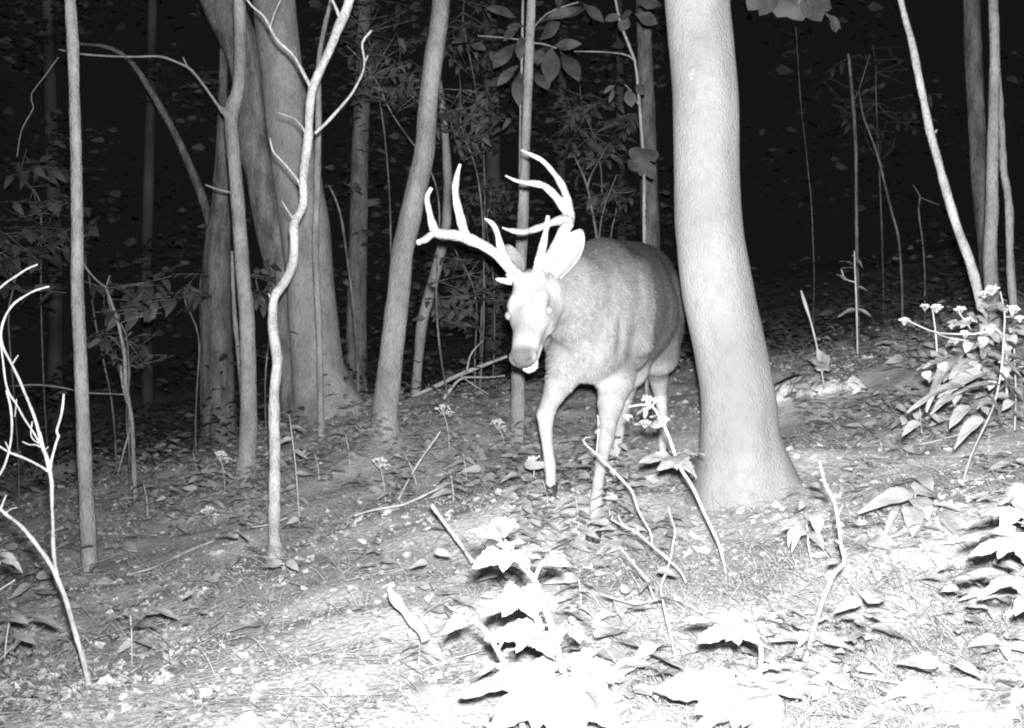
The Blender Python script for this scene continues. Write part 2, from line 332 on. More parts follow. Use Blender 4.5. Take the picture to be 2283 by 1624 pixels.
tree('dark_tree', 'dark rough-barked tree with a thin arching limb, left of the twin trunks', [(500,100,18),(495,300,24),(492,430,36),(488,520,58),(484,640,70),(484,755,72),(488,930,76),(490,988,86)], M['dark_bark'], rough=.12,
     branches=[[(472,520,20),(456,455,19),(430,387,18),(395,308,17),(347,221,15),(292,138,12),(240,105,9),(170,98,6)], [(452,985,8),(449,900,6),(449,755,6),(448,640,7),(456,590,7),(470,540,6),(480,400,5)]], sides=24)
tree('knobbed_tree', 'grey tree with a bulging knot and a long drooping twig near the top', [(534,0,27),(536,80,28),(535,138,28),(531,200,28),(520,235,34),(516,270,32),(519,320,30),(525,395,30),(531,470,31),(536,540,31),(543,632,31),(550,701,33),(553,826,35),(554,932,37),(551,996,40),(548,1062,48)], M['bark'],
     branches=[[(514,262,24),(504,252,22),(494,244,15),(488,238,7),(454,190,6),(430,160,6),(418,150,5),(385,135,5),(355,126,5),(296,127,4),(233,125,4),(174,120,4),(130,110,3)], [(519,430,7),(500,426,5),(480,421,4),(458,412,4)], [(418,150,4),(408,128,3)], [(130,128,2),(100,170,2),(68,213,2),(75,240,2),(48,290,2),(38,350,2)]], bent=.3)
tree('thin_tree', 'thin pale trunk half hidden behind the knobbed grey tree', [(517,560,6),(520,648,9),(525,730,10),(534,810,10),(540,900,10),(543,985,12)], M['bark'], depth=7.2, flare=0)
_, DT = tree('large_tree', 'broad pale trunk of the twin trees, flaring to the ground', [(611,0,94),(628,158,90),(645,290,98),(661,395,104),(680,513,108),(692,632,104),(699,720,108),(707,800,112),(716,850,124),(726,890,140),(736,930,168)], M['bark'],
     sides=32, flare=.12, flen=.2, rough=.05)
tree('leaning_tree', 'darker leaning trunk merging behind the broad pale twin trunk', [(490,0,92),(528,80,84),(550,170,66),(566,316,66),(584,400,66),(606,500,74),(630,600,76),(646,720,76),(660,850,78),(668,935,90)], M['dark_bark'], depth=DT + .22, sides=24, rough=.06)
tree('pole_sapling', 'straight narrow sapling against the broad pale twin trunk', [(738,0,9),(724,60,11),(711,138,12),(710,276,14),(707,414,15),(703,553,16),(706,620,16),(712,755,15),(715,897,15),(716,950,16)], M['bark'], flare=.0, depth=DT - .75, bent=.3)
tree('crooked_sapling', 'bright crooked bare sapling with upswept twigs left of centre', [(782,-12,21),(770,28,21),(755,60,21),(740,100,20),(722,140,19),(703,180,20),(693,215,19),(690,250,19),(687,310,20),(679,370,20),(676,410,20),(677,450,20),(668,476,20),(656,500,19),(656,545,20),(652,590,20),(634,630,20),(612,662,20),(608,700,21),(609,740,22),(616,785,24),(618,815,22),(612,870,22),(611,930,24),(613,1010,24),(612,1100,25),(611,1180,27),(613,1215,30),(614,1248,40)], M['twig'], flare=.25, flen=.05, bent=.25,
     branches=[[(694,196,9),(685,180,8),(655,125,7),(620,92,6),(602,62,6),(588,36,5),(562,14,5),(540,-16,4)], [(602,62,4),(612,30,3),(628,-5,3)], [(702,298,8),(725,277,7),(750,250,7),(780,215,6),(798,185,6),(811,155,5),(812,130,5),(808,95,5),(829,68,5)], [(811,145,3),(820,124,3)],
               [(690,320,4),(675,285,4),(655,264,3),(620,252,3)], [(671,418,7),(664,402,6),(640,372,5),(620,350,4),(608,336,4),(602,308,3)], [(662,500,5),(645,475,3),(628,448,2)], [(606,668,5),(598,655,4)], [(760,48,8),(750,20,7),(738,-5,6)]])
tree('leaning_grey_tree', 'mid-sized smooth grey tree leaning right, left of the antlers', [(984,0,40),(978,60,42),(966,138,44),(954,237,43),(947,335,45),(931,414,49),(916,480,49),(903,533,49),(895,577,48),(889,650,49),(882,701,50),(868,826,52),(860,900,56),(858,935,60),(858,966,72)], M['bark'], flare=.3, flen=.07, sides=24)
tree('curved_tree', 'dim curved tree behind the buck antlers', [(980,180,10),(990,276,15),(998,395,20),(996,493,22),(985,553,23),(971,610,25),(957,660,25),(941,719,24),(932,808,21),(926,884,22)], M['bark'], flare=.1)
tree('pale_pole_tree', 'thin straight pale tree passing behind the buck head', [(1185,0,20),(1181,100,20),(1177,200,20),(1173,296,20),(1169,414,22),(1165,513,25),(1160,600,28),(1157,700,29),(1155,832,30),(1155,926,32),(1152,1000,34)], M['bark'], flare=.05)
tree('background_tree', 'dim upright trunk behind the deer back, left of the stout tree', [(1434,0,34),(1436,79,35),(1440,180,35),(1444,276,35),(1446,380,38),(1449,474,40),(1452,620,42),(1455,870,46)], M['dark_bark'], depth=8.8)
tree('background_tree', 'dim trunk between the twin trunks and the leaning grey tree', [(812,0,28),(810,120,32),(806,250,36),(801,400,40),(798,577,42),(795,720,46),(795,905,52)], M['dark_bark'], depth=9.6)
tree('leaning_sapling', 'bright bare sapling slanting down to the right edge plants', [(2008,0,12),(2018,40,14),(2034,99,15),(2050,180,16),(2062,237,16),(2074,296,17),(2088,345,17),(2101,395,18),(2118,455,19),(2133,505,20),(2150,550,20),(2165,592,20),(2180,650,21),(2193,728,22)], M['twig'], flare=0, depth=4.6,
     branches=[[(2020,45,5),(2014,38,4)], [(2072,290,6),(2062,286,4)], [(2084,296,6),(2089,290,4)]], bent=.15)
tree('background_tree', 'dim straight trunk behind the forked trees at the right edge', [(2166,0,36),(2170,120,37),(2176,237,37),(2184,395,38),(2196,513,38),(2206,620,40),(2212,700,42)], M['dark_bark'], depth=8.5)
tree('forked_tree', 'thin grey double-stemmed tree near the right edge', [(2214,0,22),(2217,80,22),(2218,158,23),(2216,240,24),(2214,316,24),(2212,400,25),(2212,474,27),(2208,533,30),(2207,580,31),(2210,632,31),(2213,690,33)], M['bark'], depth=5.6, flare=.1,
     branches=[[(2222,90,10),(2224,150,12),(2230,220,13),(2235,316,15),(2237,380,16),(2244,414,17),(2250,470,18),(2251,540,18),(2255,632,19),(2262,700,20),(2264,730,20)]])
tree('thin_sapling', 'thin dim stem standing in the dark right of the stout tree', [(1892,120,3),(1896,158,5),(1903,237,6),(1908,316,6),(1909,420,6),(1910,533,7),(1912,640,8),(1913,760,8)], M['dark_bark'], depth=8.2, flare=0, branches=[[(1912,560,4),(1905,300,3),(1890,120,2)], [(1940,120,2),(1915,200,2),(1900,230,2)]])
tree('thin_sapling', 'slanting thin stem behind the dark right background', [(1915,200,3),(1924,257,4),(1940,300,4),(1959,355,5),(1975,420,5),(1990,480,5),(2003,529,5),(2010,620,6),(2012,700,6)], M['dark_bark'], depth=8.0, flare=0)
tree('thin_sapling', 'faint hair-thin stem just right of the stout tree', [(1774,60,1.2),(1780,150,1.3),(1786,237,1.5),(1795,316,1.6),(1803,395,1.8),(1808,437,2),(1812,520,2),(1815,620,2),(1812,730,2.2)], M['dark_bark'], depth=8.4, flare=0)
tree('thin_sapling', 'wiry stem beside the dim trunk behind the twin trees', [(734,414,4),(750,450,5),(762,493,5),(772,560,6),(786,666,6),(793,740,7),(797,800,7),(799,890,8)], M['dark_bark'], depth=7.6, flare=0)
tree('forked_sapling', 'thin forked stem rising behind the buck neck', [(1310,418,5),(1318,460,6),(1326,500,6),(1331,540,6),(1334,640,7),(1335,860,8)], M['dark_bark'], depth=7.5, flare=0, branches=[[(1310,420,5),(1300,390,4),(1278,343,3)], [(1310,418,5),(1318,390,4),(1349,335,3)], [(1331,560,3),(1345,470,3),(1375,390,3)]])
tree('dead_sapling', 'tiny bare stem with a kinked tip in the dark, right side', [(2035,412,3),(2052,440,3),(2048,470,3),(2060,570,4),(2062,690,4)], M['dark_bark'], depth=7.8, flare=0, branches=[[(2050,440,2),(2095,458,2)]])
# foreground bare forked sapling, lower left
tree('forked_sapling', 'bright bare many-forked sapling at the lower left edge', [(126,1284,10),(132,1300,11),(145,1332,11),(158,1375,11),(168,1413,12),(180,1452,12),(192,1494,12),(199,1530,13),(203,1566,17)], M['twig'], depth=2.75, flare=0, sides=10,
     branches=[[(130,1296,10),(110,1255,10),(81,1214,10),(60,1188,9),(44,1170,9),(13,1147,8),(-5,1130,8),(-40,1100,7)],
               [(128,1290,8),(122,1250,8),(119,1224,8),(118,1170,8),(116,1123,8),(115,1074,9),(110,1046,10),(104,1020,9),(96,1000,8),(86,960,7),(75,925,7),(60,888,6),(46,854,6),(30,820,6),(18,797,5),(6,772,5),(2,745,5),(5,725,5),(14,701,5),(24,686,5),(36,673,5),(68,653,4),(88,645,4),(110,639,3)],
               [(112,1046,7),(115,1025,6),(121,1003,6),(126,985,6),(131,971,6),(126,964,6),(130,948,5),(135,932,5),(140,905,5),(142,879,4)],
               [(110,1052,6),(90,1040,5),(68,1028,5),(45,1018,5),(21,1009,5),(-10,990,5)],
               [(98,1005,5),(75,965,4),(53,932,4),(36,900,4),(21,879,4),(12,850,4),(6,800,4),(-2,740,3)],
               [(14,870,5),(22,900,5),(26,930,5),(26,968,5),(19,1010,5),(6,1048,5),(-10,1070,5)],
               [(96,1000,4),(80,992,3),(66,992,3),(50,985,3)], [(28,812,3),(35,800,3),(41,792,3)], [(-8,650,4),(14,630,4),(36,616,4),(60,600,4),(84,590,3)], [(22,1009,3),(12,985,3)], [(0,1140,6),(8,1118,4),(14,1104,3)], [(10,1146,4),(25,1135,3),(38,1132,3)], [(100,1005,2),(108,996,2)], [(33,930,2),(36,905,2),(37,890,2)], [(96,995,3),(70,975,3),(72,940,3)]], sink=.15)
tree('thin_sapling', 'thin twin stem carrying the leafy shoots right of the far-left tree', [(236,641,6),(250,680,6),(263,719,7),(277,790,8),(279,830,8),(281,861,9),(293,932,9),(297,1000,9),(300,1074,10),(305,1140,12)], M['bark'], flare=0, branches=[[(283,900,5),(272,850,5),(269,815,5)], [(292,950,5),(275,1010,4),(262,1060,3)], [(236,641,5),(215,625,4),(190,595,4),(180,570,3)], [(277,880,3),(235,878,3),(190,876,3),(140,865,3),(80,858,3),(20,862,2)], [(236,641,4),(245,615,3)]])
print('trees done', time.process_time())
# ---------------------------------------------------------------- plants
def plant(name, label, stems, leaves=(), flowers=(), m=None, cat='plant', group=None, T=None, stem_m=None, nrm=None, ny=-.3, split=True, lsc=.5):
    """stems: lists of (px,py,w,d); leaves: (bx,by,tx,ty,width px,d[,dtip]); flowers: (px,py,size px,d)"""
    m = m or M['leaf']; s0 = stems[0][-1]; P, R = path3(stems[0]); b = P[-1]; root = thing(name, tuple(b), label, cat, group)
    for i, s in enumerate(stems):
        P, R = path3(s); R = R * (.82 if stem_m is M['twig'] else 1); mb = MB(); tube(mb, P, R, 6, 3, .05, seed=i); mb.build('stem', stem_m or M['stem'], root)
    T = T or TFORE
    for i, l in enumerate(leaves):
        bx, by, tx, ty, wd, d = l[:6]; dt = l[6] if len(l) > 6 else d - .02
        rs = random.Random(i * 7 + int(bx)); b_, t_ = W(bx, by, d), W(tx, ty, dt); ln = float(np.linalg.norm(t_ - b_)); wm = wd / F * d; k_ = 1
        if T is TFORE and split: k_ = 1 if ln < .045 else (2 if ln < .075 else 3)
        for j in range(k_):
            mb = MB(); n = nrm or (rs.gauss(0, .3), ny + rs.gauss(0, .18), 1); q0, q1 = b_, t_
            if k_ > 1:
                dv = t_ - b_; sd = unit(np.cross(dv, (0, 0, 1))); o_ = (j - (k_ - 1) / 2)
                q0 = b_ + dv * (.12 + .3 * j / k_) ; q1 = q0 + (dv * lsc + sd * (o_ * .5 + rs.gauss(0, .12)) * ln) + V((0, 0, rs.gauss(0, .12))) * ln
                tube(mb, [b_, q0 + (q1 - q0) * .15], [.0012, .001], 4, 1)
            w_ = max(wm / k_ ** .5, rs.uniform(.62, .85) * float(np.linalg.norm(q1 - q0))) if T is TFORE else wm
            put_leaf(mb, T[(i + j) % len(T)], q0, q1, w_, n); mb.build('leaf', m, root)
    for i, (fx, fy, sz, d) in enumerate(flowers):
        mb = MB(); c = W(fx, fy, d); r = sz / F * d * .5; rs = random.Random(i + int(fx))
        for k in range(26):
            a = rs.uniform(0, 6.28); q = math.sqrt(rs.random()) * r; z = .45 * r * (1 - (q / r) ** 2) + rs.gauss(0, .08) * r
            cc = c + V((math.cos(a) * q, math.sin(a) * q * .8, z)); rr = r * rs.uniform(.13, .22)
            n = 5; vv = [cc + V((0, 0, rr))] + [cc + rr * V((math.cos(j * 1.2566 + a), math.sin(j * 1.2566 + a), .1)) for j in range(5)] + [cc - V((0, 0, rr))]
            mb.add(vv, [(0, j + 1, (j + 1) % 5 + 1) for j in range(5)] + [(6, (j + 1) % 5 + 1, j + 1) for j in range(5)])
            if k % 3 == 0: tube(mb, [c - V((0, 0, r * .9)), cc], [r * .03, r * .03], 4, 1)
        mb.build('flower_cluster', M['flower'], root)
    return root
wid = 'white-flowered plants in the foreground'
plant('flowering_plant', 'tall overexposed white-flowered plant low in the centre', [[(1126,1205,6,1.98),(1146,1239,10,2.0),(1170,1268,12,2.0),(1192,1292,13,2.0),(1210,1342,14,2.02),(1231,1402,15,2.04),(1249,1473,16,2.06),(1266,1540,16,2.08),(1280,1600,17,2.1),(1305,1760,18,2.2)], [(1192,1292,9,2.0),(1200,1270,8,1.99),(1212,1250,7,1.98)], [(1210,1340,7,2.02),(1190,1325,6,2.0),(1165,1310,5,1.98)], [(1240,1430,6,2.05),(1262,1405,5,2.03)], [(1262,1520,9,2.07),(1290,1500,8,2.05),(1320,1490,7,2.0)]],
      [(1128,1215,1165,1195,40,1.98),(1128,1215,1092,1190,36,1.98,1.92),(1128,1225,1110,1262,46,1.98,1.9),(1130,1225,1158,1238,36,1.98,1.95),(1212,1250,1266,1244,34,1.98),(1212,1250,1188,1228,26,1.98),(1212,1248,1240,1218,26,1.98),(1165,1310,1095,1352,52,1.98,1.95),(1170,1308,1190,1310,30,1.99),(1165,1312,1108,1378,36,1.96,1.9),(1150,1305,1110,1330,40,1.97),
       (1232,1408,1105,1425,84,2.04,1.96),(1225,1395,1130,1385,60,2.04,2.1),(1262,1404,1330,1370,50,2.03,2.06),(1265,1408,1320,1420,34,2.03,1.98),(1258,1500,1080,1560,130,2.06,1.94),(1255,1480,1140,1470,90,2.06,2.12),(1262,1500,1390,1500,110,2.05,2.02),(1268,1520,1350,1580,90,2.05,1.92),(1258,1520,1180,1640,80,2.05,1.92),(1266,1505,1330,1460,70,2.05,2.15),(1240,1530,1110,1600,70,2.07,2.0)],
      [(1124,1172,62,1.98)], group=wid)
plant('flowering_plant', 'short overexposed leafy plant with one drooping top, left of the central flowering plant', [[(1020,1372,7,2.0),(1045,1380,8,2.0),(1071,1395,11,2.02),(1090,1415,12,2.04),(1103,1440,12,2.05),(1124,1478,13,2.08),(1150,1560,14,2.12),(1190,1720,15,2.2)], [(1110,1450,7,2.05),(1120,1430,6,2.03)]],
      [(1035,1380,990,1400,40,2.0),(1035,1375,1000,1360,36,2.0,2.05),(1040,1380,1018,1346,34,2.0),(1040,1380,1060,1352,36,2.0,2.04),(1120,1475,1092,1500,36,2.07,2.0),(1115,1465,1150,1440,40,2.05,2.1)], group=wid)
plant('flowering_plant', 'overexposed lobed-leaf plant at the bottom, right of centre', [[(1640,1390,6,2.05),(1668,1408,9,2.06),(1694,1431,11,2.08),(1697,1473,12,2.1),(1690,1526,13,2.12),(1678,1590,14,2.14),(1660,1740,15,2.25)], [(1688,1530,8,2.12),(1650,1520,7,2.08)]],
      [(1645,1392,1580,1390,44,2.05,2.0),(1645,1392,1610,1430,40,2.05,1.98),(1648,1390,1680,1362,40,2.05,2.1),(1645,1385,1620,1358,36,2.05,2.1),(1650,1395,1678,1420,34,2.05),(1688,1530,1520,1560,90,2.1,2.0),(1688,1520,1580,1490,70,2.1,2.2),(1685,1550,1600,1620,80,2.1,2.0),(1690,1530,1760,1590,60,2.1,2.0),(1692,1500,1730,1470,44,2.1,2.16)], [(1636,1378,50,2.05)], group=wid)
plant('tall_stem_plant', 'tall pale bent stalk with leaves low down, right of the stout tree', [[(1827,1027,7,2.5),(1832,1050,7,2.5),(1841,1082,8,2.5),(1853,1104,9,2.5),(1861,1122,9,2.5),(1868,1160,9,2.5),(1872,1189,10,2.5),(1876,1220,11,2.5),(1883,1254,12,2.5),(1862,1276,12,2.48),(1850,1300,13,2.46),(1837,1331,13,2.44),(1828,1360,13,2.42),(1819,1388,13,2.4),(1801,1452,13,2.37),(1783,1509,13,2.34),(1766,1580,13,2.3),(1745,1680,13,2.3)], [(1841,1076,5,2.5),(1829,1070,4,2.49)], [(1868,1150,5,2.5),(1878,1128,4,2.5)], [(1876,1218,6,2.5),(1864,1205,5,2.48)], [(1880,1250,6,2.5),(1892,1235,4,2.5)], [(1790,1480,7,2.36),(1810,1465,6,2.34)]],
      [(1790,1478,1735,1480,46,2.35),(1790,1475,1850,1500,50,2.35,2.25),(1788,1488,1752,1530,40,2.34,2.25),(1795,1470,1760,1450,40,2.36,2.45),(1795,1480,1880,1520,44,2.33,2.22),(1872,1250,1850,1245,20,2.48)], stem_m=M['twig'])
plant('leafy_plant', 'overexposed leafy plant cut off by the right edge', [[(2300,1090,8,1.95),(2310,1200,9,1.95),(2318,1350,10,1.97),(2325,1640,12,2.0)], [(2310,1160,6,1.95),(2280,1165,5,1.93)]],
      [(2290,1105,2205,1120,46,1.94,1.9),(2290,1100,2230,1080,50,1.94,2.0),(2280,1130,2214,1168,36,1.93,1.87),(2290,1110,2260,1070,40,1.94),(2310,1190,2164,1196,50,1.94,1.88),(2310,1200,2190,1225,44,1.95,1.88),(2305,1180,2250,1160,44,1.94),(2315,1290,2150,1306,54,1.95,1.86),(2312,1280,2200,1260,40,1.95,2.05),(2312,1330,2214,1345,52,1.95,1.9),(2312,1340,2230,1310,40,1.95,2.0)], [(2268,1098,40,1.93),(2290,1130,40,1.94)], group=wid, ny=.0, lsc=.36)
plant('leafy_plant', 'low bright leafy plant in the bottom right corner', [[(2195,1560,6,2.1),(2200,1600,7,2.1),(2210,1700,9,2.15)]],
      [(2195,1565,2080,1560,46,2.1,2.05),(2200,1570,2283,1540,50,2.1),(2195,1570,2100,1620,50,2.1,2.0),(2200,1560,2230,1510,44,2.1,2.2),(2198,1572,2290,1610,56,2.1,2.0),(2190,1560,2130,1530,40,2.1,2.2)], group=wid)
plant('leafy_plant', 'small toothed-leaf plant along the bottom edge, right of the tall bent stalk', [[(2020,1560,4,2.2),(2022,1600,5,2.2),(2025,1680,6,2.2)]],
      [(2020,1565,1960,1545,36,2.2,2.25),(2020,1562,2010,1515,34,2.2,2.3),(2020,1565,2080,1585,36,2.2,2.1),(2020,1565,1970,1600,36,2.2,2.1),(2022,1560,2070,1540,34,2.2,2.25)])
# weedy plant by the forelegs
plant('flowering_plant', 'slender flowering stalk leaning left beside the deer foreleg', [[(1400,908,4,3.25),(1425,903,5,3.25),(1449,904,6,3.25),(1460,912,6,3.25),(1468,926,7,3.25),(1480,948,7,3.25),(1492,975,7,3.25),(1502,1005,8,3.25),(1518,1046,8,3.25),(1543,1084,8,3.24),(1569,1141,8,3.22),(1590,1185,8,3.2),(1603,1215,7,3.18),(1615,1260,7,3.15),(1620,1300,7,3.1),(1624,1380,7,3.0),(1626,1440,7,2.95)], [(1480,948,4,3.25),(1462,955,4,3.22),(1452,950,3,3.2)], [(1470,925,3,3.25),(1450,930,3,3.2)]],
      [(1508,1020,1466,1018,26,3.25,3.15),(1508,1018,1552,1000,28,3.25,3.3),(1510,1022,1512,1056,24,3.25,3.15),(1475,940,1436,950,16,3.22),(1450,948,1420,935,16,3.2),(1476,945,1500,930,14,3.25),(1448,905,1415,930,12,3.24)], [(1446,895,42,3.25),(1478,936,30,3.22),(1438,943,26,3.2),(1400,930,20,3.2)])
g2 = 'bare weed stalks below the deer'
plant('bare_stalk', 'bare stalk slanting from beside the deer foreleg down to the right', [[(1316,975,3,3.3),(1300,978,4,3.3),(1306,992,5,3.3),(1330,1012,6,3.3),(1351,1034,7,3.3),(1380,1062,7,3.3),(1408,1094,7,3.3),(1416,1115,7,3.3),(1423,1138,7,3.3),(1438,1165,6,3.3),(1450,1188,6,3.3),(1455,1225,6,3.3)], [(1330,1012,3,3.3),(1332,985,3,3.3),(1335,950,8,3.3),(1332,925,4,3.3)]], [(1334,965,1330,942,12,3.3)], stem_m=M['twig'])
plant('bare_stalk', 'low forked twig slanting down right of the deer front hoof', [[(1366,1150,3,3.0),(1362,1158,4,3.0),(1390,1173,5,3.0),(1420,1188,6,3.0),(1450,1214,6,3.0),(1483,1242,6,3.0),(1515,1272,6,2.98),(1530,1300,5,2.95)], [(1408,1182,3,3.0),(1385,1165,3,3.0),(1378,1148,3,3.0)], [(1424,1190,3,3.0),(1420,1172,2,3.0)]], stem_m=M['twig'])
plant('bare_stalk', 'upright Y-shaped bare weed stalk low in the centre right', [[(1490,1130,3,2.7),(1495,1150,4,2.7),(1505,1182,4,2.7),(1500,1215,5,2.7),(1494,1249,5,2.7),(1482,1285,6,2.7),(1473,1310,6,2.7),(1478,1340,6,2.68),(1483,1366,7,2.66),(1498,1430,7,2.62),(1508,1480,7,2.6),(1514,1520,7,2.55),(1519,1565,7,2.5)], [(1476,1322,4,2.7),(1462,1342,4,2.72),(1444,1295,5,2.72),(1425,1272,5,2.72),(1409,1253,4,2.72),(1384,1221,4,2.72)], [(1475,1335,4,2.7),(1440,1343,4,2.7),(1415,1347,4,2.7),(1370,1335,3,2.7),(1335,1325,2,2.7)]], [(1500,1440,1466,1432,30,2.62,2.6)], stem_m=M['twig'])
plant('seed_grass', 'grass stalk with a seed head in front of the dark, right of the stout tree', [[(1786,648,4,5.2),(1792,668,8,5.2),(1799,690,8,5.2),(1807,715,4,5.2),(1816,750,4,5.2),(1825,790,4,5.2),(1832,830,4,5.2),(1838,865,4,5.2)]], [(1835,830,1845,775,8,5.2),(1836,835,1812,770,10,5.2)], cat='grass stalk')
# right-hand leafy bank
def lp(cx, cy, d, n, s, wide=60, high=30, seed=1):
    rs = random.Random(seed); o = []
    for k in range(n):
        a = rs.uniform(0, 6.28); bx = cx + rs.uniform(-1, 1) * wide; by = cy + rs.uniform(-1, 1) * high
        o.append((bx, by, bx + math.cos(a) * s, by + abs(math.sin(a)) * s * .45 * rs.choice((-.6, 1)), s * .62, d + rs.uniform(-.1, .1)))
    return o
plant('flowering_plant', 'flat-topped white flower on a short stalk, left of the right-edge saplings', [[(2079,690,3,3.8),(2086,740,4,3.8),(2090,800,4,3.8),(2096,880,4,3.8)]], [(2092,780,2120,790,18,3.8),(2092,785,2060,790,16,3.8)], [(2062,684,22,3.8),(2088,686,28,3.8)])
plant('flowering_plant', 'white flower sprays on spreading stalks at the foot of the bright slanting sapling', [[(2026,716,3,3.7),(2080,740,3,3.7),(2130,745,4,3.7),(2180,745,5,3.7),(2238,745,6,3.7),(2245,900,6,3.7)], [(2140,700,3,3.7),(2165,735,3,3.7)], [(2090,745,2,3.7),(2120,755,3,3.7),(2160,760,3,3.7)], [(2238,750,4,3.7),(2240,700,4,3.7),(2230,650,3,3.7)]],
      lp(2200,740,3.7,34,40,80,60,3), [(2016,715,26,3.7),(2140,690,26,3.7),(2212,645,34,3.7),(2150,745,26,3.7),(2160,715,26,3.7),(2195,655,24,3.7),(2256,690,34,3.7),(2122,728,16,3.7),(2274,710,22,3.7)])
plant('leafy_plant', 'spreading broad-leaved plant on the right bank below the saplings', [[(2238,743,3,3.3),(2235,800,4,3.3),(2228,854,4,3.3),(2218,895,4,3.3),(2208,924,4,3.25),(2181,980,4,3.2),(2160,1030,4,3.15),(2145,1082,4,3.1)]],
      [(2150,790,2040,870,46,3.4,3.3),(2160,800,2110,830,36,3.4),(2190,830,2090,860,44,3.35),(2230,860,2120,850,46,3.3),(2150,860,2020,880,44,3.3),(2200,790,2283,815,46,3.4),(2190,800,2275,850,44,3.3),(2235,850,2290,900,50,3.3),(2240,760,2290,775,30,3.4),(2130,880,2070,905,36,3.25),(2200,880,2250,930,44,3.25),(2160,905,2110,940,44,3.2),(2190,930,2120,980,36,3.1),(2050,940,2010,960,26,3.2)] + lp(2170,860,3.4,60,36,110,70,8), T=TMID, ny=-.05)
plant('leafy_plant', 'crowded small-leaved plant hugging the right edge above the broad-leaved one', [[(2260,730,3,3.9),(2262,800,4,3.9),(2265,880,4,3.85),(2262,960,4,3.8)]], lp(2250,800,3.9,30,38,60,70,21), T=TMID, ny=-.1)
plant('leafy_plant', 'low leafy patch on the bank between the log and the broad-leaved plant', [[(2050,900,3,4.1),(2052,930,3,4.1),(2055,965,3,4.0)]], lp(2050,900,4.1,22,34,80,40,22), T=TMID, ny=-.1)
plant('leafy_plant', 'sparse leafy seedling in the dark beyond the right bank', [[(1905,560,3,5.5),(1906,600,3,5.5),(1908,640,4,5.5),(1910,700,4,5.5),(1912,790,4,5.5)], [(1908,630,3,5.5),(1885,622,2,5.5),(1875,600,2,5.5)]],
      [(1900,570,1930,590,16,5.5),(1900,590,1876,575,14,5.5),(1905,585,1925,570,14,5.5),(1885,625,1868,605,16,5.5),(1905,600,1880,590,16,5.5),(1908,640,1945,645,10,5.5),(1910,690,1870,695,14,5.5),(1910,690,1950,700,14,5.5)], T=TMID)
plant('leafy_seedling', 'drooping few-leaved seedling in front of the stout tree base, right side', [[(1795,1160,3,2.9),(1800,1180,4,2.9),(1803,1220,4,2.9),(1812,1260,4,2.88)]],
      [(1800,1165,1745,1165,36,2.9),(1795,1160,1765,1200,24,2.9,2.8),(1800,1160,1835,1140,40,2.9,2.95),(1815,1145,1830,1180,36,2.9,2.85),(1800,1185,1765,1190,26,2.9),(1803,1185,1838,1205,34,2.9,2.82),(1770,1175,1752,1215,16,2.9),(1803,1215,1836,1212,18,2.9)], T=TMID)
plant('leafy_seedling', 'flat broad-leaved seedling on the ground at the right, above the edge plant', [[(2040,1105,3,3.05),(2042,1130,3,3.05),(2040,1150,3,3.03)]],
      [(2035,1100,1925,1115,44,3.05,3.0),(2040,1105,2030,1065,30,3.05,3.15),(2042,1100,2095,1080,60,3.05,3.1),(2045,1110,2070,1135,50,3.05,2.95),(2035,1130,2040,1170,50,3.0,2.9),(2095,1140,2180,1200,56,3.0,2.85),(2000,1130,1975,1180,16,3.0,2.9),(2090,1125,2160,1130,20,3.0)], T=TMID)
plant('leafy_seedling', 'small four-leaved seedling left of centre on the lower slope', [[(290,1372,3,3.1),(293,1400,3,3.1),(294,1470,3,3.08),(294,1570,3,2.95)]],
      [(290,1370,262,1368,16,3.1),(294,1400,338,1362,26,3.1,3.15),(295,1402,345,1372,24,3.1,3.0),(338,1360,396,1362,30,3.1),(320,1370,365,1352,24,3.15),(300,1425,348,1432,34,3.05),(294,1430,262,1450,20,3.05)], T=TMID, m=M['leaf'])
plant('leafy_seedling', 'leaf tuft hugging the left edge near the lower slope', [[(20,1390,4,2.9),(15,1420,4,2.9),(10,1470,4,2.9)], [(60,1408,3,2.9),(30,1440,3,2.9),(-5,1476,4,2.9)]],
      [(20,1376,60,1378,30,2.95),(60,1378,150,1380,30,2.95),(20,1376,-20,1372,24,2.95),(30,1415,80,1420,40,2.9),(60,1410,20,1440,36,2.9),(10,1420,-20,1450,30,2.9),(0,1395,-20,1410,20,2.9)], T=TMID)
plant('leafy_seedling', 'bright leaf spray at the left edge beside the forked sapling', [[(0,1252,4,2.7),(-10,1300,4,2.7),(-10,1420,4,2.7)], [(34,1293,3,2.7),(15,1305,3,2.7),(-8,1320,4,2.7)]],
      [(0,1235,34,1238,18,2.7),(0,1250,38,1250,20,2.7),(25,1250,52,1268,14,2.7),(0,1225,-20,1235,16,2.7),(0,1258,-25,1262,14,2.7)], T=TMID)
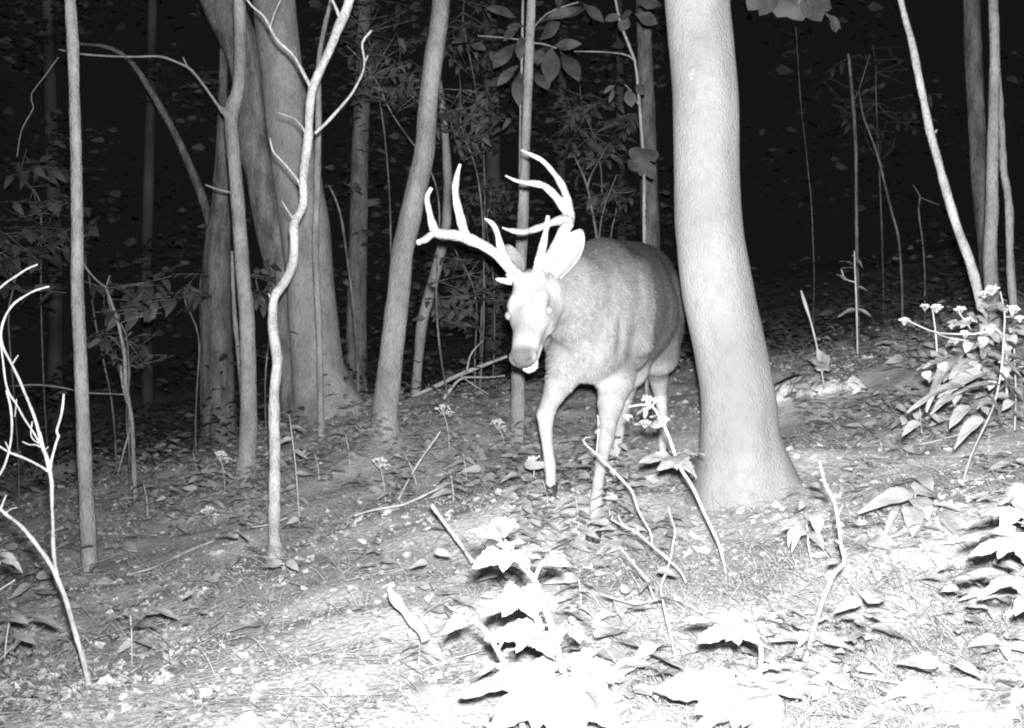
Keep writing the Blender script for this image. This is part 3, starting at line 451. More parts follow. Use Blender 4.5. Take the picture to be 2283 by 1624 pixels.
# small upright seedlings in the middle ground (counted ones)
gs = 'small flowering weeds in the middle ground'
for fx, fy, bx, by, lab in [(988,912,1003,1005,'pale-topped weed between the leaning grey tree and the thin pale pole tree'), (1110,945,1128,1010,'white-topped weed just left of the thin pale pole tree foot'), (845,1030,860,1120,'pale-topped weed below the leaning grey tree'),
                            (490,1015,502,1095,'arching pale-topped weed left of the knobbed tree foot'), (465,1140,480,1165,'pale weed low on the slope left of the crooked sapling'), (1192,1025,1180,1120,'white-budded weed beside the deer lifted foreleg')]:
    dd = G(bx, by)[1]; s = 5.6 / dd
    plant('flowering_weed', lab, [[(fx,fy+4,2,dd),((fx+bx)/2+3,(fy+by)/2,3,dd),(bx,by+6,3,dd)]], [(bx-6,by-45*s,bx-36*s,by-52*s,12*s,dd),(bx-5,by-45*s,bx+26*s,by-34*s,12*s,dd),(bx-3,by-22*s,bx+30*s,by-28*s,13*s,dd),(bx-3,by-20*s,bx-34*s,by-14*s,13*s,dd)], [(fx,fy,34,dd),(fx+16,fy+10,20,dd)], group=gs, T=TMID)
gs = 'slim seedlings in the undergrowth'
for tx, ty, bx, by, lab in [(645,925,668,1165,'slim tall seedling right beside the crooked sapling'), (1005,1060,1010,1140,'bushy seedling left of the buck forelegs'), (1032,1010,1040,1100,'leafy seedling just above the broken pale stick'), (900,1010,930,1080,'leafy seedling on the slope right of the leaning grey tree foot'), (700,1010,712,1070,'leafy seedling in front of the broad twin trunk'), (770,970,780,1040,'leafy seedling at the right foot of the broad twin trunk'),
                            (1290,1290,1294,1375,'paired-leaf seedling right of the central flowering plant'), (935,1440,928,1500,'small seedling under the upright broken stick'), (320,1080,330,1160,'dim seedling at the foot of the twin-stemmed leafy shoot'), (430,1010,440,1080,'dim seedling left of the dark rough tree foot'),
                            (2075,1520,2120,1590,'flat-leaved seedling at the lower right beyond the tall bent stalk'), (1960,980,1965,1010,'dim seedling behind the bare slope at the right'), (1212,1075,1222,1150,'leafy seedling in front of the deer front hoof nearer the thin pale pole tree'), (1283,1110,1290,1200,'leafy seedling between the deer front hooves'), (1352,1105,1362,1195,'leafy seedling just right of the nearest deer hoof'), (1175,1090,1182,1160,'leafy seedling left of both deer front hooves')]:
    dd = G(bx, by)[1]; s = 5.2 / dd; rs = random.Random(int(bx)); lv = []
    for k in range(9):
        t = k / 9; sx = tx + (bx - tx) * t; sy = ty + (by - ty) * t; sg = 1 if k % 2 else -1; l = rs.uniform(22, 40) * s
        lv.append((sx, sy, sx + sg * l, sy + rs.uniform(-12, 14), l * .42, dd, dd + rs.uniform(-.08, .08)))
    plant('seedling', lab, [[(tx,ty,2,dd),((tx+bx)/2+3,(ty+by)/2,3,dd),(bx,by+6,3,dd)]], lv, group=gs, T=TMID)
# understory leaves lit by the flash
def broadleaf(name, label, d, leaves, stems, m=None, T=TBIG):
    return plant(name, label, stems, leaves, m=m or M['leaf_dim'], T=T, nrm=None, cat='sapling', stem_m=M['bark'])
def z5(l): return [(769 + a * .3947, b * .3947, 769 + c * .3947, e * .3947, wd * .3947, 6.4, 6.3) for a, b, c, e, wd in l]
def frontal_plant(name, label, stems, leaves, m, T=TBIG, cat='sapling'):
    root = plant(name, label, stems, (), m=m, cat=cat, stem_m=M['bark'])
    for i, l in enumerate(leaves):
        bx, by, tx, ty, wd, d = l[:6]; rs = random.Random(i + int(bx)); mb = MB()
        put_leaf(mb, T[i % len(T)], W(bx, by, d), W(tx, ty, l[6] if len(l) > 6 else d), wd / F * d, (rs.gauss(0, .3), -1, rs.uniform(.1, .9))); mb.build('leaf', m, root)
    return root
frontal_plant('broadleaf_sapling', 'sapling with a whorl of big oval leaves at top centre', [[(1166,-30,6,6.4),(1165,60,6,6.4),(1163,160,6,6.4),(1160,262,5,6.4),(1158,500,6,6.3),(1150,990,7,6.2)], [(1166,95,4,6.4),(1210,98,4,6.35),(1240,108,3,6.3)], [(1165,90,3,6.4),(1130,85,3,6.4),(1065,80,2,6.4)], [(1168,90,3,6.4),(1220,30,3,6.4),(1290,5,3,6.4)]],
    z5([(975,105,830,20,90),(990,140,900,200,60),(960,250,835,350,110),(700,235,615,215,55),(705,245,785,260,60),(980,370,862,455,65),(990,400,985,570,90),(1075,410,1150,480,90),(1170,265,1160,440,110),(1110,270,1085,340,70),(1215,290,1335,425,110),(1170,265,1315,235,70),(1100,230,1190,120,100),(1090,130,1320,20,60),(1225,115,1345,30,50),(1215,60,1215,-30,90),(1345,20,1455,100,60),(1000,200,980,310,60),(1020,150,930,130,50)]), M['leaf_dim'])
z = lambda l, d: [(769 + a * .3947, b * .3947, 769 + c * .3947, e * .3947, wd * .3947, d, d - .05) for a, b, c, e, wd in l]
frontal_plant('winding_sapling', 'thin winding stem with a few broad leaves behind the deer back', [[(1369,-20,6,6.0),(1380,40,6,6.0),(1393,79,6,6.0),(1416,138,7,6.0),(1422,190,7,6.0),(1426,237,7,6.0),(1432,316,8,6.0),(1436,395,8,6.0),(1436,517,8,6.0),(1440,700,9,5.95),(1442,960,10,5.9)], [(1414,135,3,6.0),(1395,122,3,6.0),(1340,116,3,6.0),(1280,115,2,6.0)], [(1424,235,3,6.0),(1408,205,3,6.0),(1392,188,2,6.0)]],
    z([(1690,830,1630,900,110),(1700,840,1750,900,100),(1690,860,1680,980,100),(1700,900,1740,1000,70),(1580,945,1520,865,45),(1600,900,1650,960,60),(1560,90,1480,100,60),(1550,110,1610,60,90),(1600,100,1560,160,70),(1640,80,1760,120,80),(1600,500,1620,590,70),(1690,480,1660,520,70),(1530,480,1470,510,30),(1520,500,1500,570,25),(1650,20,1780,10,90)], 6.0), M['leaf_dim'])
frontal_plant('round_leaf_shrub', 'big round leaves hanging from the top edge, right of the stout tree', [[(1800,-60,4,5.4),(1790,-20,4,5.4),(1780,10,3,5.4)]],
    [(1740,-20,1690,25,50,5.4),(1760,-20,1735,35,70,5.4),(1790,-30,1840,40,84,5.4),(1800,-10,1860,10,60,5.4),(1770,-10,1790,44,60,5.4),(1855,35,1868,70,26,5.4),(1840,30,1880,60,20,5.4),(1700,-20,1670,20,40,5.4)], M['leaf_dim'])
def cloud(name, label, cx, cy, rx, ry, d, n, s, m, seed, stem=None, thick=.5, layered=True):
    """understory shrub: stems and layered sprays of leaves"""
    rs = random.Random(seed); st = stem or [(cx - rx * .2, cy - ry * .6, 3, d), (cx, cy + ry * .3, 4, d), (cx + 8, cy + ry + 60, 5, d)]
    P, R = path3(st); g = gz0(P[-1][0], P[-1][1])
    if P[-1][2] > g: P = np.vstack([P, [P[-1][0], P[-1][1], g - .03]]); R = np.r_[R, R[-1]]
    P, R = smooth_path(P, R, 3); P = P + np.c_[[[.035 * math.sin(i_ * .9 + seed), .03 * math.cos(i_ * .7), 0] for i_ in range(len(P))]] * np.minimum(1, np.arange(len(P))[::-1] / 3)[:, None]
    root = thing(name, tuple(P[-1]), label, 'shrub'); mb = MB(); tube(mb, P, R * .75, 6, 2, .05); mb.build('stem', M['dark_bark'], root)
    lm = MB(); bm_ = MB()
    for k in range(n):
        a = rs.uniform(0, 6.28); q = rs.random() ** .5; c = W(cx + math.cos(a) * q * rx, cy + math.sin(a) * q * ry, d + rs.uniform(-thick, thick)); L = s / F * d
        o = unit((rs.gauss(0, 1), rs.gauss(0, .7), rs.gauss(-.1, .25))); near = P[np.argmin(np.linalg.norm(P - c, axis=1))]
        tube(bm_, [c + o * L * 3.0 * .5, c - o * L * 2.2, near], [.0012, .002, .003], 4, 2)
        nn_ = (rs.gauss(0, .4), -.5 + rs.gauss(0, .4), 1)
        for j in range(6):
            b = c + o * L * (j - 3) * .5; side = unit(np.cross(o, nn_)) * (1 if j % 2 else -1); t = b + (side * .8 + o * .6 + V((0, 0, rs.gauss(-.1, .25)))) * L * rs.uniform(.8, 1.2)
            put_leaf(lm, TL[('ov', 4)], b, t, L * .48, nn_)
    bm_.build('branches', M['dark_bark'], root); lm.build('foliage', m, root); return root
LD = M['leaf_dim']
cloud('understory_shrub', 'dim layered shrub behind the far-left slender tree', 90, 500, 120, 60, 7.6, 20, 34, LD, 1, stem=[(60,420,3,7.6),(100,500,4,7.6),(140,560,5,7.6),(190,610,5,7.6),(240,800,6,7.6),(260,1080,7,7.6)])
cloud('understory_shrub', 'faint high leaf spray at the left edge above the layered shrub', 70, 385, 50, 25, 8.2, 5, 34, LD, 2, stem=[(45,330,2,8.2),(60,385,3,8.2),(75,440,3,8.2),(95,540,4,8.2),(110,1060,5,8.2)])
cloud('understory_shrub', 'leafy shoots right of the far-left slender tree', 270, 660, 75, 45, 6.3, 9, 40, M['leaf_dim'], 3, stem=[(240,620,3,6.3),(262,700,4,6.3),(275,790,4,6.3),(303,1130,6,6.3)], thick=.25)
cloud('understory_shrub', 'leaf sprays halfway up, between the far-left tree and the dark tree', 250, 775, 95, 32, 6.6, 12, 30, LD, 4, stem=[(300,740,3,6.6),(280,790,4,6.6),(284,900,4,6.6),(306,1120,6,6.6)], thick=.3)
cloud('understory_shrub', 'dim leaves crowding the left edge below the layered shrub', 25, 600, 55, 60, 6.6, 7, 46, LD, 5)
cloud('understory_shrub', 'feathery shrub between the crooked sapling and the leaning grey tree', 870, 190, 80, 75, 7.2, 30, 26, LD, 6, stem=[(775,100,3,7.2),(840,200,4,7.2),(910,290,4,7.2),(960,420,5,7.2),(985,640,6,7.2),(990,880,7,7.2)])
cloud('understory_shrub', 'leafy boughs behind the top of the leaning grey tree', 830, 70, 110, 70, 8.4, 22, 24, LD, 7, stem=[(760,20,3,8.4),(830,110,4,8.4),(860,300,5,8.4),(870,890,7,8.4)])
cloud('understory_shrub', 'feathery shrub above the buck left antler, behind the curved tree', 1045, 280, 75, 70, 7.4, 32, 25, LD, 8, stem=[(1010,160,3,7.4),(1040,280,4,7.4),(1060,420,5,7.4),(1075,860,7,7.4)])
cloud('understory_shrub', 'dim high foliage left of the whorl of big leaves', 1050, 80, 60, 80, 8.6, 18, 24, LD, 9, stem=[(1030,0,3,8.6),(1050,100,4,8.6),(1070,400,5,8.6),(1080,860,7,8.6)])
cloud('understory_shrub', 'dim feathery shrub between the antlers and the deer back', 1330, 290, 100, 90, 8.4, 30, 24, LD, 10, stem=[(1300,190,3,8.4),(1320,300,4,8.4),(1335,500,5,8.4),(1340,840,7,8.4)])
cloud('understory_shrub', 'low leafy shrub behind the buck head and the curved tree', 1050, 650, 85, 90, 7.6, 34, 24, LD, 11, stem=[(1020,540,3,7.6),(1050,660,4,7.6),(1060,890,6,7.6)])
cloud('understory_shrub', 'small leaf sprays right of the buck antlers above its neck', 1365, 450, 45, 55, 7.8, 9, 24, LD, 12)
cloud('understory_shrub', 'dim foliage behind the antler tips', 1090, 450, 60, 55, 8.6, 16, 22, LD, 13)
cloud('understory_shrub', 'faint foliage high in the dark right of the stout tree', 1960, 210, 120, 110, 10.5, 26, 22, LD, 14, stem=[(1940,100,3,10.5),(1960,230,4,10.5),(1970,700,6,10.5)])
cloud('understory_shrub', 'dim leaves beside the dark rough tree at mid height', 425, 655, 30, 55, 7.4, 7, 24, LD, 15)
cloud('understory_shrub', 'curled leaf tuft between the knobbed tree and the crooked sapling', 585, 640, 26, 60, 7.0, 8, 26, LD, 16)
# far undergrowth that reads as one mass
def far_mass():
    n = 16000; px = RNG.uniform(-150, 1560, n); d = RNG.uniform(9.3, 14, n)
    py = RNG.uniform(-60, 900, n); pos = np.array([W(a, b, c) for a, b, c in zip(px, py, d)])
    v = np.sin(px / 61 + 1.5 * np.sin(py / 83)) + np.sin(py / 47 + px / 130) + np.sin(px / 23 + py / 31) * .5 + np.where(px > 720, .5, -.35)
    keep = (v > np.where(px > 720, -.45, .25)) & (pos[:, 2] > gz0(pos[:, 0], pos[:, 1]))
    pos = pos[keep]; n = len(pos); x, z_ = rnd_dirs(n, .7); L = RNG.uniform(.06, .12, n)
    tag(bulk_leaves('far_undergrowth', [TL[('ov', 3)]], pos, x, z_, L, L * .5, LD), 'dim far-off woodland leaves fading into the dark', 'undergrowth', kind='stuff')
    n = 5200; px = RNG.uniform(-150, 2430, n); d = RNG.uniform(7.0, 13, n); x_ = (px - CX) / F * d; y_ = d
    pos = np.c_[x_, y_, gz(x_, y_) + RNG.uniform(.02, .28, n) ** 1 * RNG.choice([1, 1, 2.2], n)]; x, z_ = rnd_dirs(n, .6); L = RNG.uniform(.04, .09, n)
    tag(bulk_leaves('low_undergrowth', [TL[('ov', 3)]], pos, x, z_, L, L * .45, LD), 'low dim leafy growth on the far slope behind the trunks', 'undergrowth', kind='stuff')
def far_wood():
    n = 15000; px = RNG.uniform(-400, 2700, n); d = RNG.uniform(15, 27, n); py = RNG.uniform(-350, 900, n)
    pos = np.array([W(a, b, c) for a, b, c in zip(px, py, d)]); keep = (pos[:, 2] > gz0(pos[:, 0], pos[:, 1]) - .2) & ((np.sin(px / 97 + 2 * np.sin(py / 140)) + np.sin(py / 71 + px / 210) + np.sin(px / 37 - py / 53) * .6 + RNG.normal(0, .5, n)) > .1); pos = pos[keep]; n = len(pos)
    x, z_ = rnd_dirs(n, .9); L = RNG.uniform(.08, .22, n)
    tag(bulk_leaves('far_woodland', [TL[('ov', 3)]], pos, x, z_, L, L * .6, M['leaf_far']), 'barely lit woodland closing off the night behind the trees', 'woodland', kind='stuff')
for i_, (px_, w_, lean_, d_) in enumerate([(120, 34, 14, 12.5), (330, 26, -10, 13.5), (1100, 40, 8, 11.5), (1250, 26, -6, 12.5), (1385, 22, 5, 13)]):
    LB = ['dim far trunk behind the far-left slender tree', 'dim far trunk in the dark gap left of the dark rough tree', 'dim far trunk behind the buck antlers', 'thin far trunk in the dark between the antlers and the deer back', 'thin far trunk just left of the winding broad-leaved sapling']
    yb = {0: 985, 1: 960, 2: 850, 3: 830, 4: 820}[i_]
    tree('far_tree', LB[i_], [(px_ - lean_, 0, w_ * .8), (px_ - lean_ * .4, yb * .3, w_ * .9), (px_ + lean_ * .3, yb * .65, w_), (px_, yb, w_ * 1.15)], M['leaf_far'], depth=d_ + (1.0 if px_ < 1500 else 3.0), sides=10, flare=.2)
far_mass(); far_wood()
print('plants done', time.process_time())
# ---------------------------------------------------------------- fallen wood and rocks
def stick(name, label, pts, m=None, cat='branch', sides=8, rough=.1, group=None, lift=True):
    """pts: (px,py,w[,d]); depth from the ground where none is given"""
    q = []
    for t in pts:
        d = t[3] if len(t) > 3 else G(t[0], t[1])[1]; q.append((t[0], t[1], t[2], d))
    P, R = path3(q); 
    mb = MB(); tube(mb, P, R, sides, 4, rough, seed=int(pts[0][0])); o = mb.build(name, m or M['dead'], origin=P[len(P) // 2]); return tag(o, label, cat, group)
def fork(name, label, lists, cat='branch', m=None):
    q = [[(t[0], t[1], t[2], t[3] if len(t) > 3 else G(t[0], t[1])[1] - .02) for t in l] for l in lists]
    P0, _ = path3(q[0]); root = thing(name, tuple(P0[-1]), label, cat)
    for i, l in enumerate(q):
        P, R = path3(l); mb = MB(); tube(mb, P, R, 7, 4, .1, seed=i); mb.build('main_limb' if i == 0 else 'side_limb', m or M['dead'], root)
stick('broken_stick', 'straight pale broken stick propped on the slope left of the forelegs', [(961,1125,10,3.55),(985,1157,10,3.55),(1011,1192,10,3.53),(1035,1226,10,3.5),(1055,1255,11,3.48)], M['twig'])
stick('broken_branch', 'short thick splintered branch stub standing at an angle on the lower slope', [(866,1310,5,2.85),(872,1320,13,2.85),(880,1334,19,2.85),(895,1354,20,2.84),(915,1378,19,2.82),(938,1402,22,2.8),(950,1428,21,2.78)], M['dead'], sides=14, rough=.3)
stick('fallen_stick', 'curved pale stick lying in the bottom left corner', [(203,1572,6,2.72),(178,1574,6),(152,1576,6),(125,1582,6),(101,1588,6),(80,1596,6),(61,1605,6),(38,1616,6),(10,1632,6)], M['twig'])
fork('fallen_branch', 'fallen forked branch in the dark left of the buck muzzle', [[(1130,795,6,7.0),(1088,811,8,7.1),(1024,836,10,7.2),(970,862,10,7.3),(918,884,10,7.4)], [(1125,838,4,7.0),(1085,842,4,7.1),(1031,843,6,7.2),(1005,868,7,7.2),(989,890,7,7.2)], [(1076,760,2,7.1),(1050,790,3,7.1),(1040,830,4,7.15)], [(1024,836,3,7.2),(1060,862,3,7.1),(1090,880,2,7.1)]])
stick('fallen_stick', 'thin stick lying up the slope, left of the small mid-slope seedlings', [(282,1282,4),(330,1270,6),(360,1258,6),(400,1238,7),(440,1220,6),(480,1205,5)])
stick('fallen_stick', 'long faint stick on the slope just below the crooked sapling foot', [(560,1305,4),(600,1275,4),(650,1250,5),(700,1225,5),(770,1190,4),(800,1180,3)])
stick('fallen_stick', 'dark-edged stick slanting up through the weeds below the leaning grey tree', [(790,1150,5,4.4),(830,1138,6,4.45),(875,1130,6,4.45),(900,1125,6,4.45),(940,1108,6,4.5),(985,1085,5,4.55)])
stick('leaning_sapling', 'thin pale stem leaning right in front of the leaning grey tree foot', [(982,962,4,5.1),(970,980,5,5.1),(940,1022,5,5.0),(912,1068,5,4.95),(888,1115,5,4.85)])
stick('fallen_stick', 'short stick beside the broken stick on the open slope', [(905,1150,3),(940,1146,4),(975,1140,4)])
stick('fallen_stick', 'thin stick arching over the ground left of the flat rock', [(640,1155,3,4.7),(600,1170,3,4.7),(560,1176,3,4.7)])
stick('fallen_stick', 'thin twig in the litter behind the forked sapling', [(230,1178,3),(260,1182,4),(310,1190,4),(350,1194,3)])
stick('fallen_stick', 'stick lying flat at the lower right, right of the tall bent stalk', [(2140,1514,4),(2100,1517,5),(2050,1520,5),(2005,1524,5)])
stick('fallen_stick', 'dark thin twig arching on the right slope beside the edge plant', [(2200,1232,3),(2160,1218,4),(2120,1232,4),(2080,1258,4),(2045,1278,3)])
stick('fallen_stick', 'long thin twig across the right slope right of the stout tree', [(2150,965,2),(2080,985,3),(2030,995,3),(1980,1008,3),(1920,1012,2)])
stick('fallen_stick', 'long faint stick along the bottom right slope', [(1700,1490,4),(1760,1503,4),(1850,1500,5),(1940,1512,5),(2030,1528,4)])
def log_mesh():
    pts = [(1700,905,24),(1725,893,36),(1748,878,48),(1770,868,52),(1795,868,54),(1820,874,50),(1845,870,54),(1875,866,40),(1905,868,36),(1930,868,18)]
    q = [(a, b, c, G(a, b + c * .42)[1]) for a, b, c in pts]; P, R = path3(q); mb = MB(); tube(mb, P, R, 16, 6, .5, seed=5); o = mb.build('fallen_log', M['log'], origin=P[4]); tag(o, 'pale ragged rotten log lying right of the stout tree', 'log')
log_mesh()
def rock():
    import bmesh
    bm = bmesh.new(); bmesh.ops.create_icosphere(bm, subdivisions=4, radius=1)
    c, d = G(1412, 1090); ax = unit(W(1470, 1060, d + .15) - W(1345, 1115, d)); 
    for v in bm.verts:
        p = v.co; r = 1 + .12 * math.sin(p.x * 5 + 1) * math.cos(p.y * 4) + .08 * math.sin(p.z * 9 + p.x * 7) + .05 * math.sin(p.x * 17 + p.y * 13)
        v.co = Vector((p.x * r * .15, p.y * r * .17, max(-.5, min(.45, p.z * r)) * .10))
    me = bpy.data.meshes.new('rock'); bm.to_mesh(me); bm.free(); me.materials.append(M['rock']); me.shade_smooth()
    o = bpy.data.objects.new('flat_rock', me); COL.objects.link(o); o.location = c + V((0, .16, .02)); o.rotation_euler = (.22, -.28, .35)
    tag(o, 'flat pale rock on the ground right behind the deer forelegs', 'rock')
rock()
# ---------------------------------------------------------------- the white-tailed buck
def deer():
    a = math.radians(14); fwd = V((-math.sin(a), -math.cos(a), 0)); lft = V((math.cos(a), -math.sin(a), 0)); up = V((0, 0, 1))
    O = W(1347, 640, 4.55); O = V((O[0], O[1], .20))
    def Lc(l, f, u): return O + lft * l + fwd * f + up * u
    h = .0062; lo = V((-.12, 3.60, .10)); hi = V((.90, 6.0, 1.32)); dims = np.ceil((hi - lo) / h).astype(int)
    S = np.full(dims, 9.0, np.float32); ax = [lo[i] + np.arange(dims[i]) * h for i in range(3)]
    def region(c0, c1):
        s = []
        for i in range(3):
            i0 = max(0, int((c0[i] - lo[i]) / h)); i1 = min(dims[i], int((c1[i] - lo[i]) / h) + 2); s.append(slice(i0, max(i1, i0 + 1)))
        return tuple(s)
    def grid(s): return np.meshgrid(ax[0][s[0]], ax[1][s[1]], ax[2][s[2]], indexing='ij')
    def smin(s, dd, k):
        A = S[s]; hh = np.clip(.5 + .5 * (A - dd) / k, 0, 1); S[s] = A * (1 - hh) + dd * hh - k * hh * (1 - hh)
    def smax_sub(s, dd, k):
        A = S[s]; dd = -dd; hh = np.clip(.5 - .5 * (A - dd) / k, 0, 1); S[s] = A * (1 - hh) + dd * hh + k * hh * (1 - hh)
    def ell(c, r, e=(lft, fwd, up), k=.05, sub=False):
        c = V(c); m = max(r) + k + .04; s = region(c - m, c + m); X, Y, Z = grid(s); q = (X - c[0], Y - c[1], Z - c[2])
        u = [sum(q[j] * e[i][j] for j in range(3)) / r[i] for i in range(3)]; k0 = np.sqrt(u[0] ** 2 + u[1] ** 2 + u[2] ** 2)
        k1 = np.sqrt((u[0] / r[0]) ** 2 + (u[1] / r[1]) ** 2 + (u[2] / r[2]) ** 2) + 1e-6; dd = (k0 * (k0 - 1) / k1).astype(np.float32)
        (smax_sub if sub else smin)(s, dd, k)
    def cone(p, q, r0, r1, k=.03):
        p = V(p); q = V(q); m = max(r0, r1) + k + .03; s = region(np.minimum(p, q) - m, np.maximum(p, q) + m); X, Y, Z = grid(s); b = q - p; L2 = b @ b
        t = np.clip(((X - p[0]) * b[0] + (Y - p[1]) * b[1] + (Z - p[2]) * b[2]) / L2, 0, 1)
        dd = np.sqrt((X - p[0] - t * b[0]) ** 2 + (Y - p[1] - t * b[1]) ** 2 + (Z - p[2] - t * b[2]) ** 2) - (r0 + (r1 - r0) * t); smin(s, dd.astype(np.float32), k)
    # trunk
    ell(Lc(0, .04, .705), (.165, .25, .235)); ell(Lc(0, -.04, .865), (.085, .22, .105), k=.09); ell(Lc(0, -.28, .72), (.195, .34, .235), k=.08)
    ell(Lc(.0, -.52, .70), (.215, .28, .225), k=.08); ell(Lc(0, -.60, .86), (.135, .32, .12), k=.09); ell(Lc(0, -.86, .80), (.17, .22, .185), k=.08); ell(Lc(0, -1.0, .78), (.12, .12, .15), k=.06)
    ell(Lc(0, .22, .60), (.10, .12, .14), k=.07)
    for s in (1, -1):
        ell(Lc(s * .138, .05, .70), (.055, .115, .19), k=.022); cone(Lc(s * .13, .02, .86), Lc(s * .155, .14, .60), .04, .045, .03); ell(Lc(s * .115, -.86, .66), (.085, .17, .20), k=.045)
    for s in (1, -1):
        ell(Lc(s * .205, -.12, .69), (.022, .018, .16), k=.03, sub=True); ell(Lc(s * .215, -.66, .62), (.022, .022, .13), k=.03, sub=True)
        ell(Lc(s * .222, -.33, .62), (.012, .02, .13), k=.03, sub=True); ell(Lc(s * .10, .27, .66), (.02, .03, .10), k=.03, sub=True)
    # neck
    head_poll = W(1182, 612, 3.99); nose = W(1157, 789, 3.80); A = unit(nose - head_poll)
    Dn = V((-.33, -.68, .62)); Dn = unit(Dn - A * (A @ Dn)); Lh = np.cross(A, Dn)
    if Lh[0] < 0: Lh = -Lh
    KH = 1.13
    def Hh(s, l, n): return head_poll + (A * s + Lh * l + Dn * n) * KH
    def eh(c, r, k, **kw): ell(c, tuple(KH * q for q in r), e, k, **kw)
    e = (A, Lh, Dn)
    n1 = Hh(.025, .01, -.075); n2 = Lc(-.075, .36, .78); n3 = Lc(0, .12, .76)
    cone(n1, n2, .082, .115, .05); cone(n2, n3, .118, .17, .08); cone(Lc(-.05, .34, .70), Lc(0, .18, .60), .085, .10, .06)
    # legs: (px, py, depth, radius)
    legs = {'rf': [(1300,740,4.45,.085),(1268,800,4.36,.070),(1250,850,4.31,.054),(1226,898,4.25,.034),(1216,930,4.22,.0325),(1217,965,4.21,.025),(1221,1010,4.21,.020),(1226,1055,4.22,.0225),(1228,1085,4.22,.019),(1229,1104,4.21,.023)],
            'lf': [(1385,770,4.50,.080),(1372,840,4.42,.060),(1361,900,4.33,.045),(1354,950,4.24,.033),(1350,975,4.20,.0315),(1342,1020,4.12,.0225),(1334,1070,4.04,.0195),(1329,1115,3.99,.0225),(1327,1150,3.97,.019),(1325,1176,3.95,.022)],
            'lh': [(1458,730,5.2,.115),(1466,790,5.18,.082),(1466,830,5.33,.050),(1472,878,5.46,.032),(1477,930,5.42,.0225),(1478,985,5.36,.020),(1478,1015,5.33,.0225),(1478,1038,5.31,.021)],
            'rh': [(1405,760,5.1,.110),(1398,820,4.98,.080),(1396,858,5.08,.050),(1393,893,5.17,.034),(1384,945,5.02,.023),(1373,1010,4.88,.0205),(1364,1050,4.80,.0225),(1360,1078,4.77,.021)]}
    feet = {}
    for kname, l in legs.items():
        pts = [W(*p[:3]) for p in l]; dz = float(gz(pts[-1][0], pts[-1][1])) + .038 - pts[-1][2]
        feet[kname] = [q + V((0, 0, dz * max(0, (i - 3) / (len(l) - 4)))) for i, q in enumerate(pts)]
    open('/tmp/feet.txt', 'w').write(str({k: [round(float(W(*legs[k][-1][:3])[2] - v[-1][2]), 3)] for k, v in feet.items()}))
    for kname, l in legs.items():
        for i in range(len(l) - 1):
            p = l[i]; q = l[i + 1]; cone(feet[kname][i], feet[kname][i + 1], p[3] * (1 if i < 2 else .95), q[3] * (1 if i < 1 else .95), .04 if i < 2 else .004)
    for kname in ('lf', 'rf'):
        p = legs[kname][1]; cone(W(p[0] + 12, p[1] + 5, p[2] + .07), W(*legs[kname][2][:3]), .045, .035, .03)   # elbow
    for kname in ('lh', 'rh'):
        p = W(*legs[kname][3][:3]); cone(p + up * .02, p + up * .05 - fwd * .035, .026, .018, .015); cone(p + up * .05 - fwd * .03, W(*legs[kname][1][:3]) - fwd * .05, .014, .03, .02)
    # tail
    cone(Lc(0, -1.09, .86), Lc(0, -1.16, .72), .03, .028, .03); cone(Lc(0, -1.16, .72), Lc(0, -1.15, .62), .028, .012, .02)
    # head
    eh(Hh(.045, 0, -.04), (.085, .060, .058), .03); eh(Hh(.105, 0, -.045), (.075, .064, .055), .025)
    cone(Hh(.12, 0, -.045), Hh(.262, 0, -.034), .053, .040, .025); eh(Hh(.277, 0, -.030), (.027, .040, .029), .012)
    cone(Hh(.07, 0, -.100), Hh(.235, 0, -.082), .050, .026, .025); eh(Hh(.266, .002, -.078), (.026, .026, .017), .008)
    for s in (1, -1):
        eh(Hh(.085, s * .038, -.080), (.065, .030, .05), .02); eh(Hh(.095, s * .048, -.010), (.032, .014, .012), .012)
        eh(Hh(.015, s * .03, .005), (.022, .022, .02), .015)
        eh(Hh(.118, s * .065, -.030), (.018, .010, .014), .006, sub=True); eh(Hh(.298, s * .022, -.024), (.012, .008, .007), .004, sub=True)
        eh(Hh(.222, s * .046, -.060), (.055, .008, .004), .006, sub=True)
    # fold lines of the flank and the elbow
    # ---- surface nets
    sg = S < 0; nx, ny, nz = dims
    cells = np.zeros((nx - 1, ny - 1, nz - 1), np.int8)
    for i in (0, 1):
        for j in (0, 1):
            for k in (0, 1): cells += sg[i:nx - 1 + i, j:ny - 1 + j, k:nz - 1 + k]
    act = (cells > 0) & (cells < 8); idx = np.argwhere(act); vid = np.full(act.shape, -1, np.int32); vid[act] = np.arange(len(idx))
    acc = np.zeros((len(idx), 3)); cnt = np.zeros(len(idx)); cs = [(i, j, k) for i in (0, 1) for j in (0, 1) for k in (0, 1)]
    for c0 in cs:
        for axn in range(3):
            if c0[axn] == 0:
                c1 = list(c0); c1[axn] = 1; s0 = S[idx[:, 0] + c0[0], idx[:, 1] + c0[1], idx[:, 2] + c0[2]]; s1 = S[idx[:, 0] + c1[0], idx[:, 1] + c1[1], idx[:, 2] + c1[2]]
                m = (s0 < 0) != (s1 < 0); t = np.where(m, s0 / np.where(m, s0 - s1, 1), 0); pp = np.tile(np.array(c0, float), (len(idx), 1)); pp[:, axn] = t; acc[m] += pp[m]; cnt[m] += 1
    vv = lo + (idx + acc / cnt[:, None]) * h; faces = []
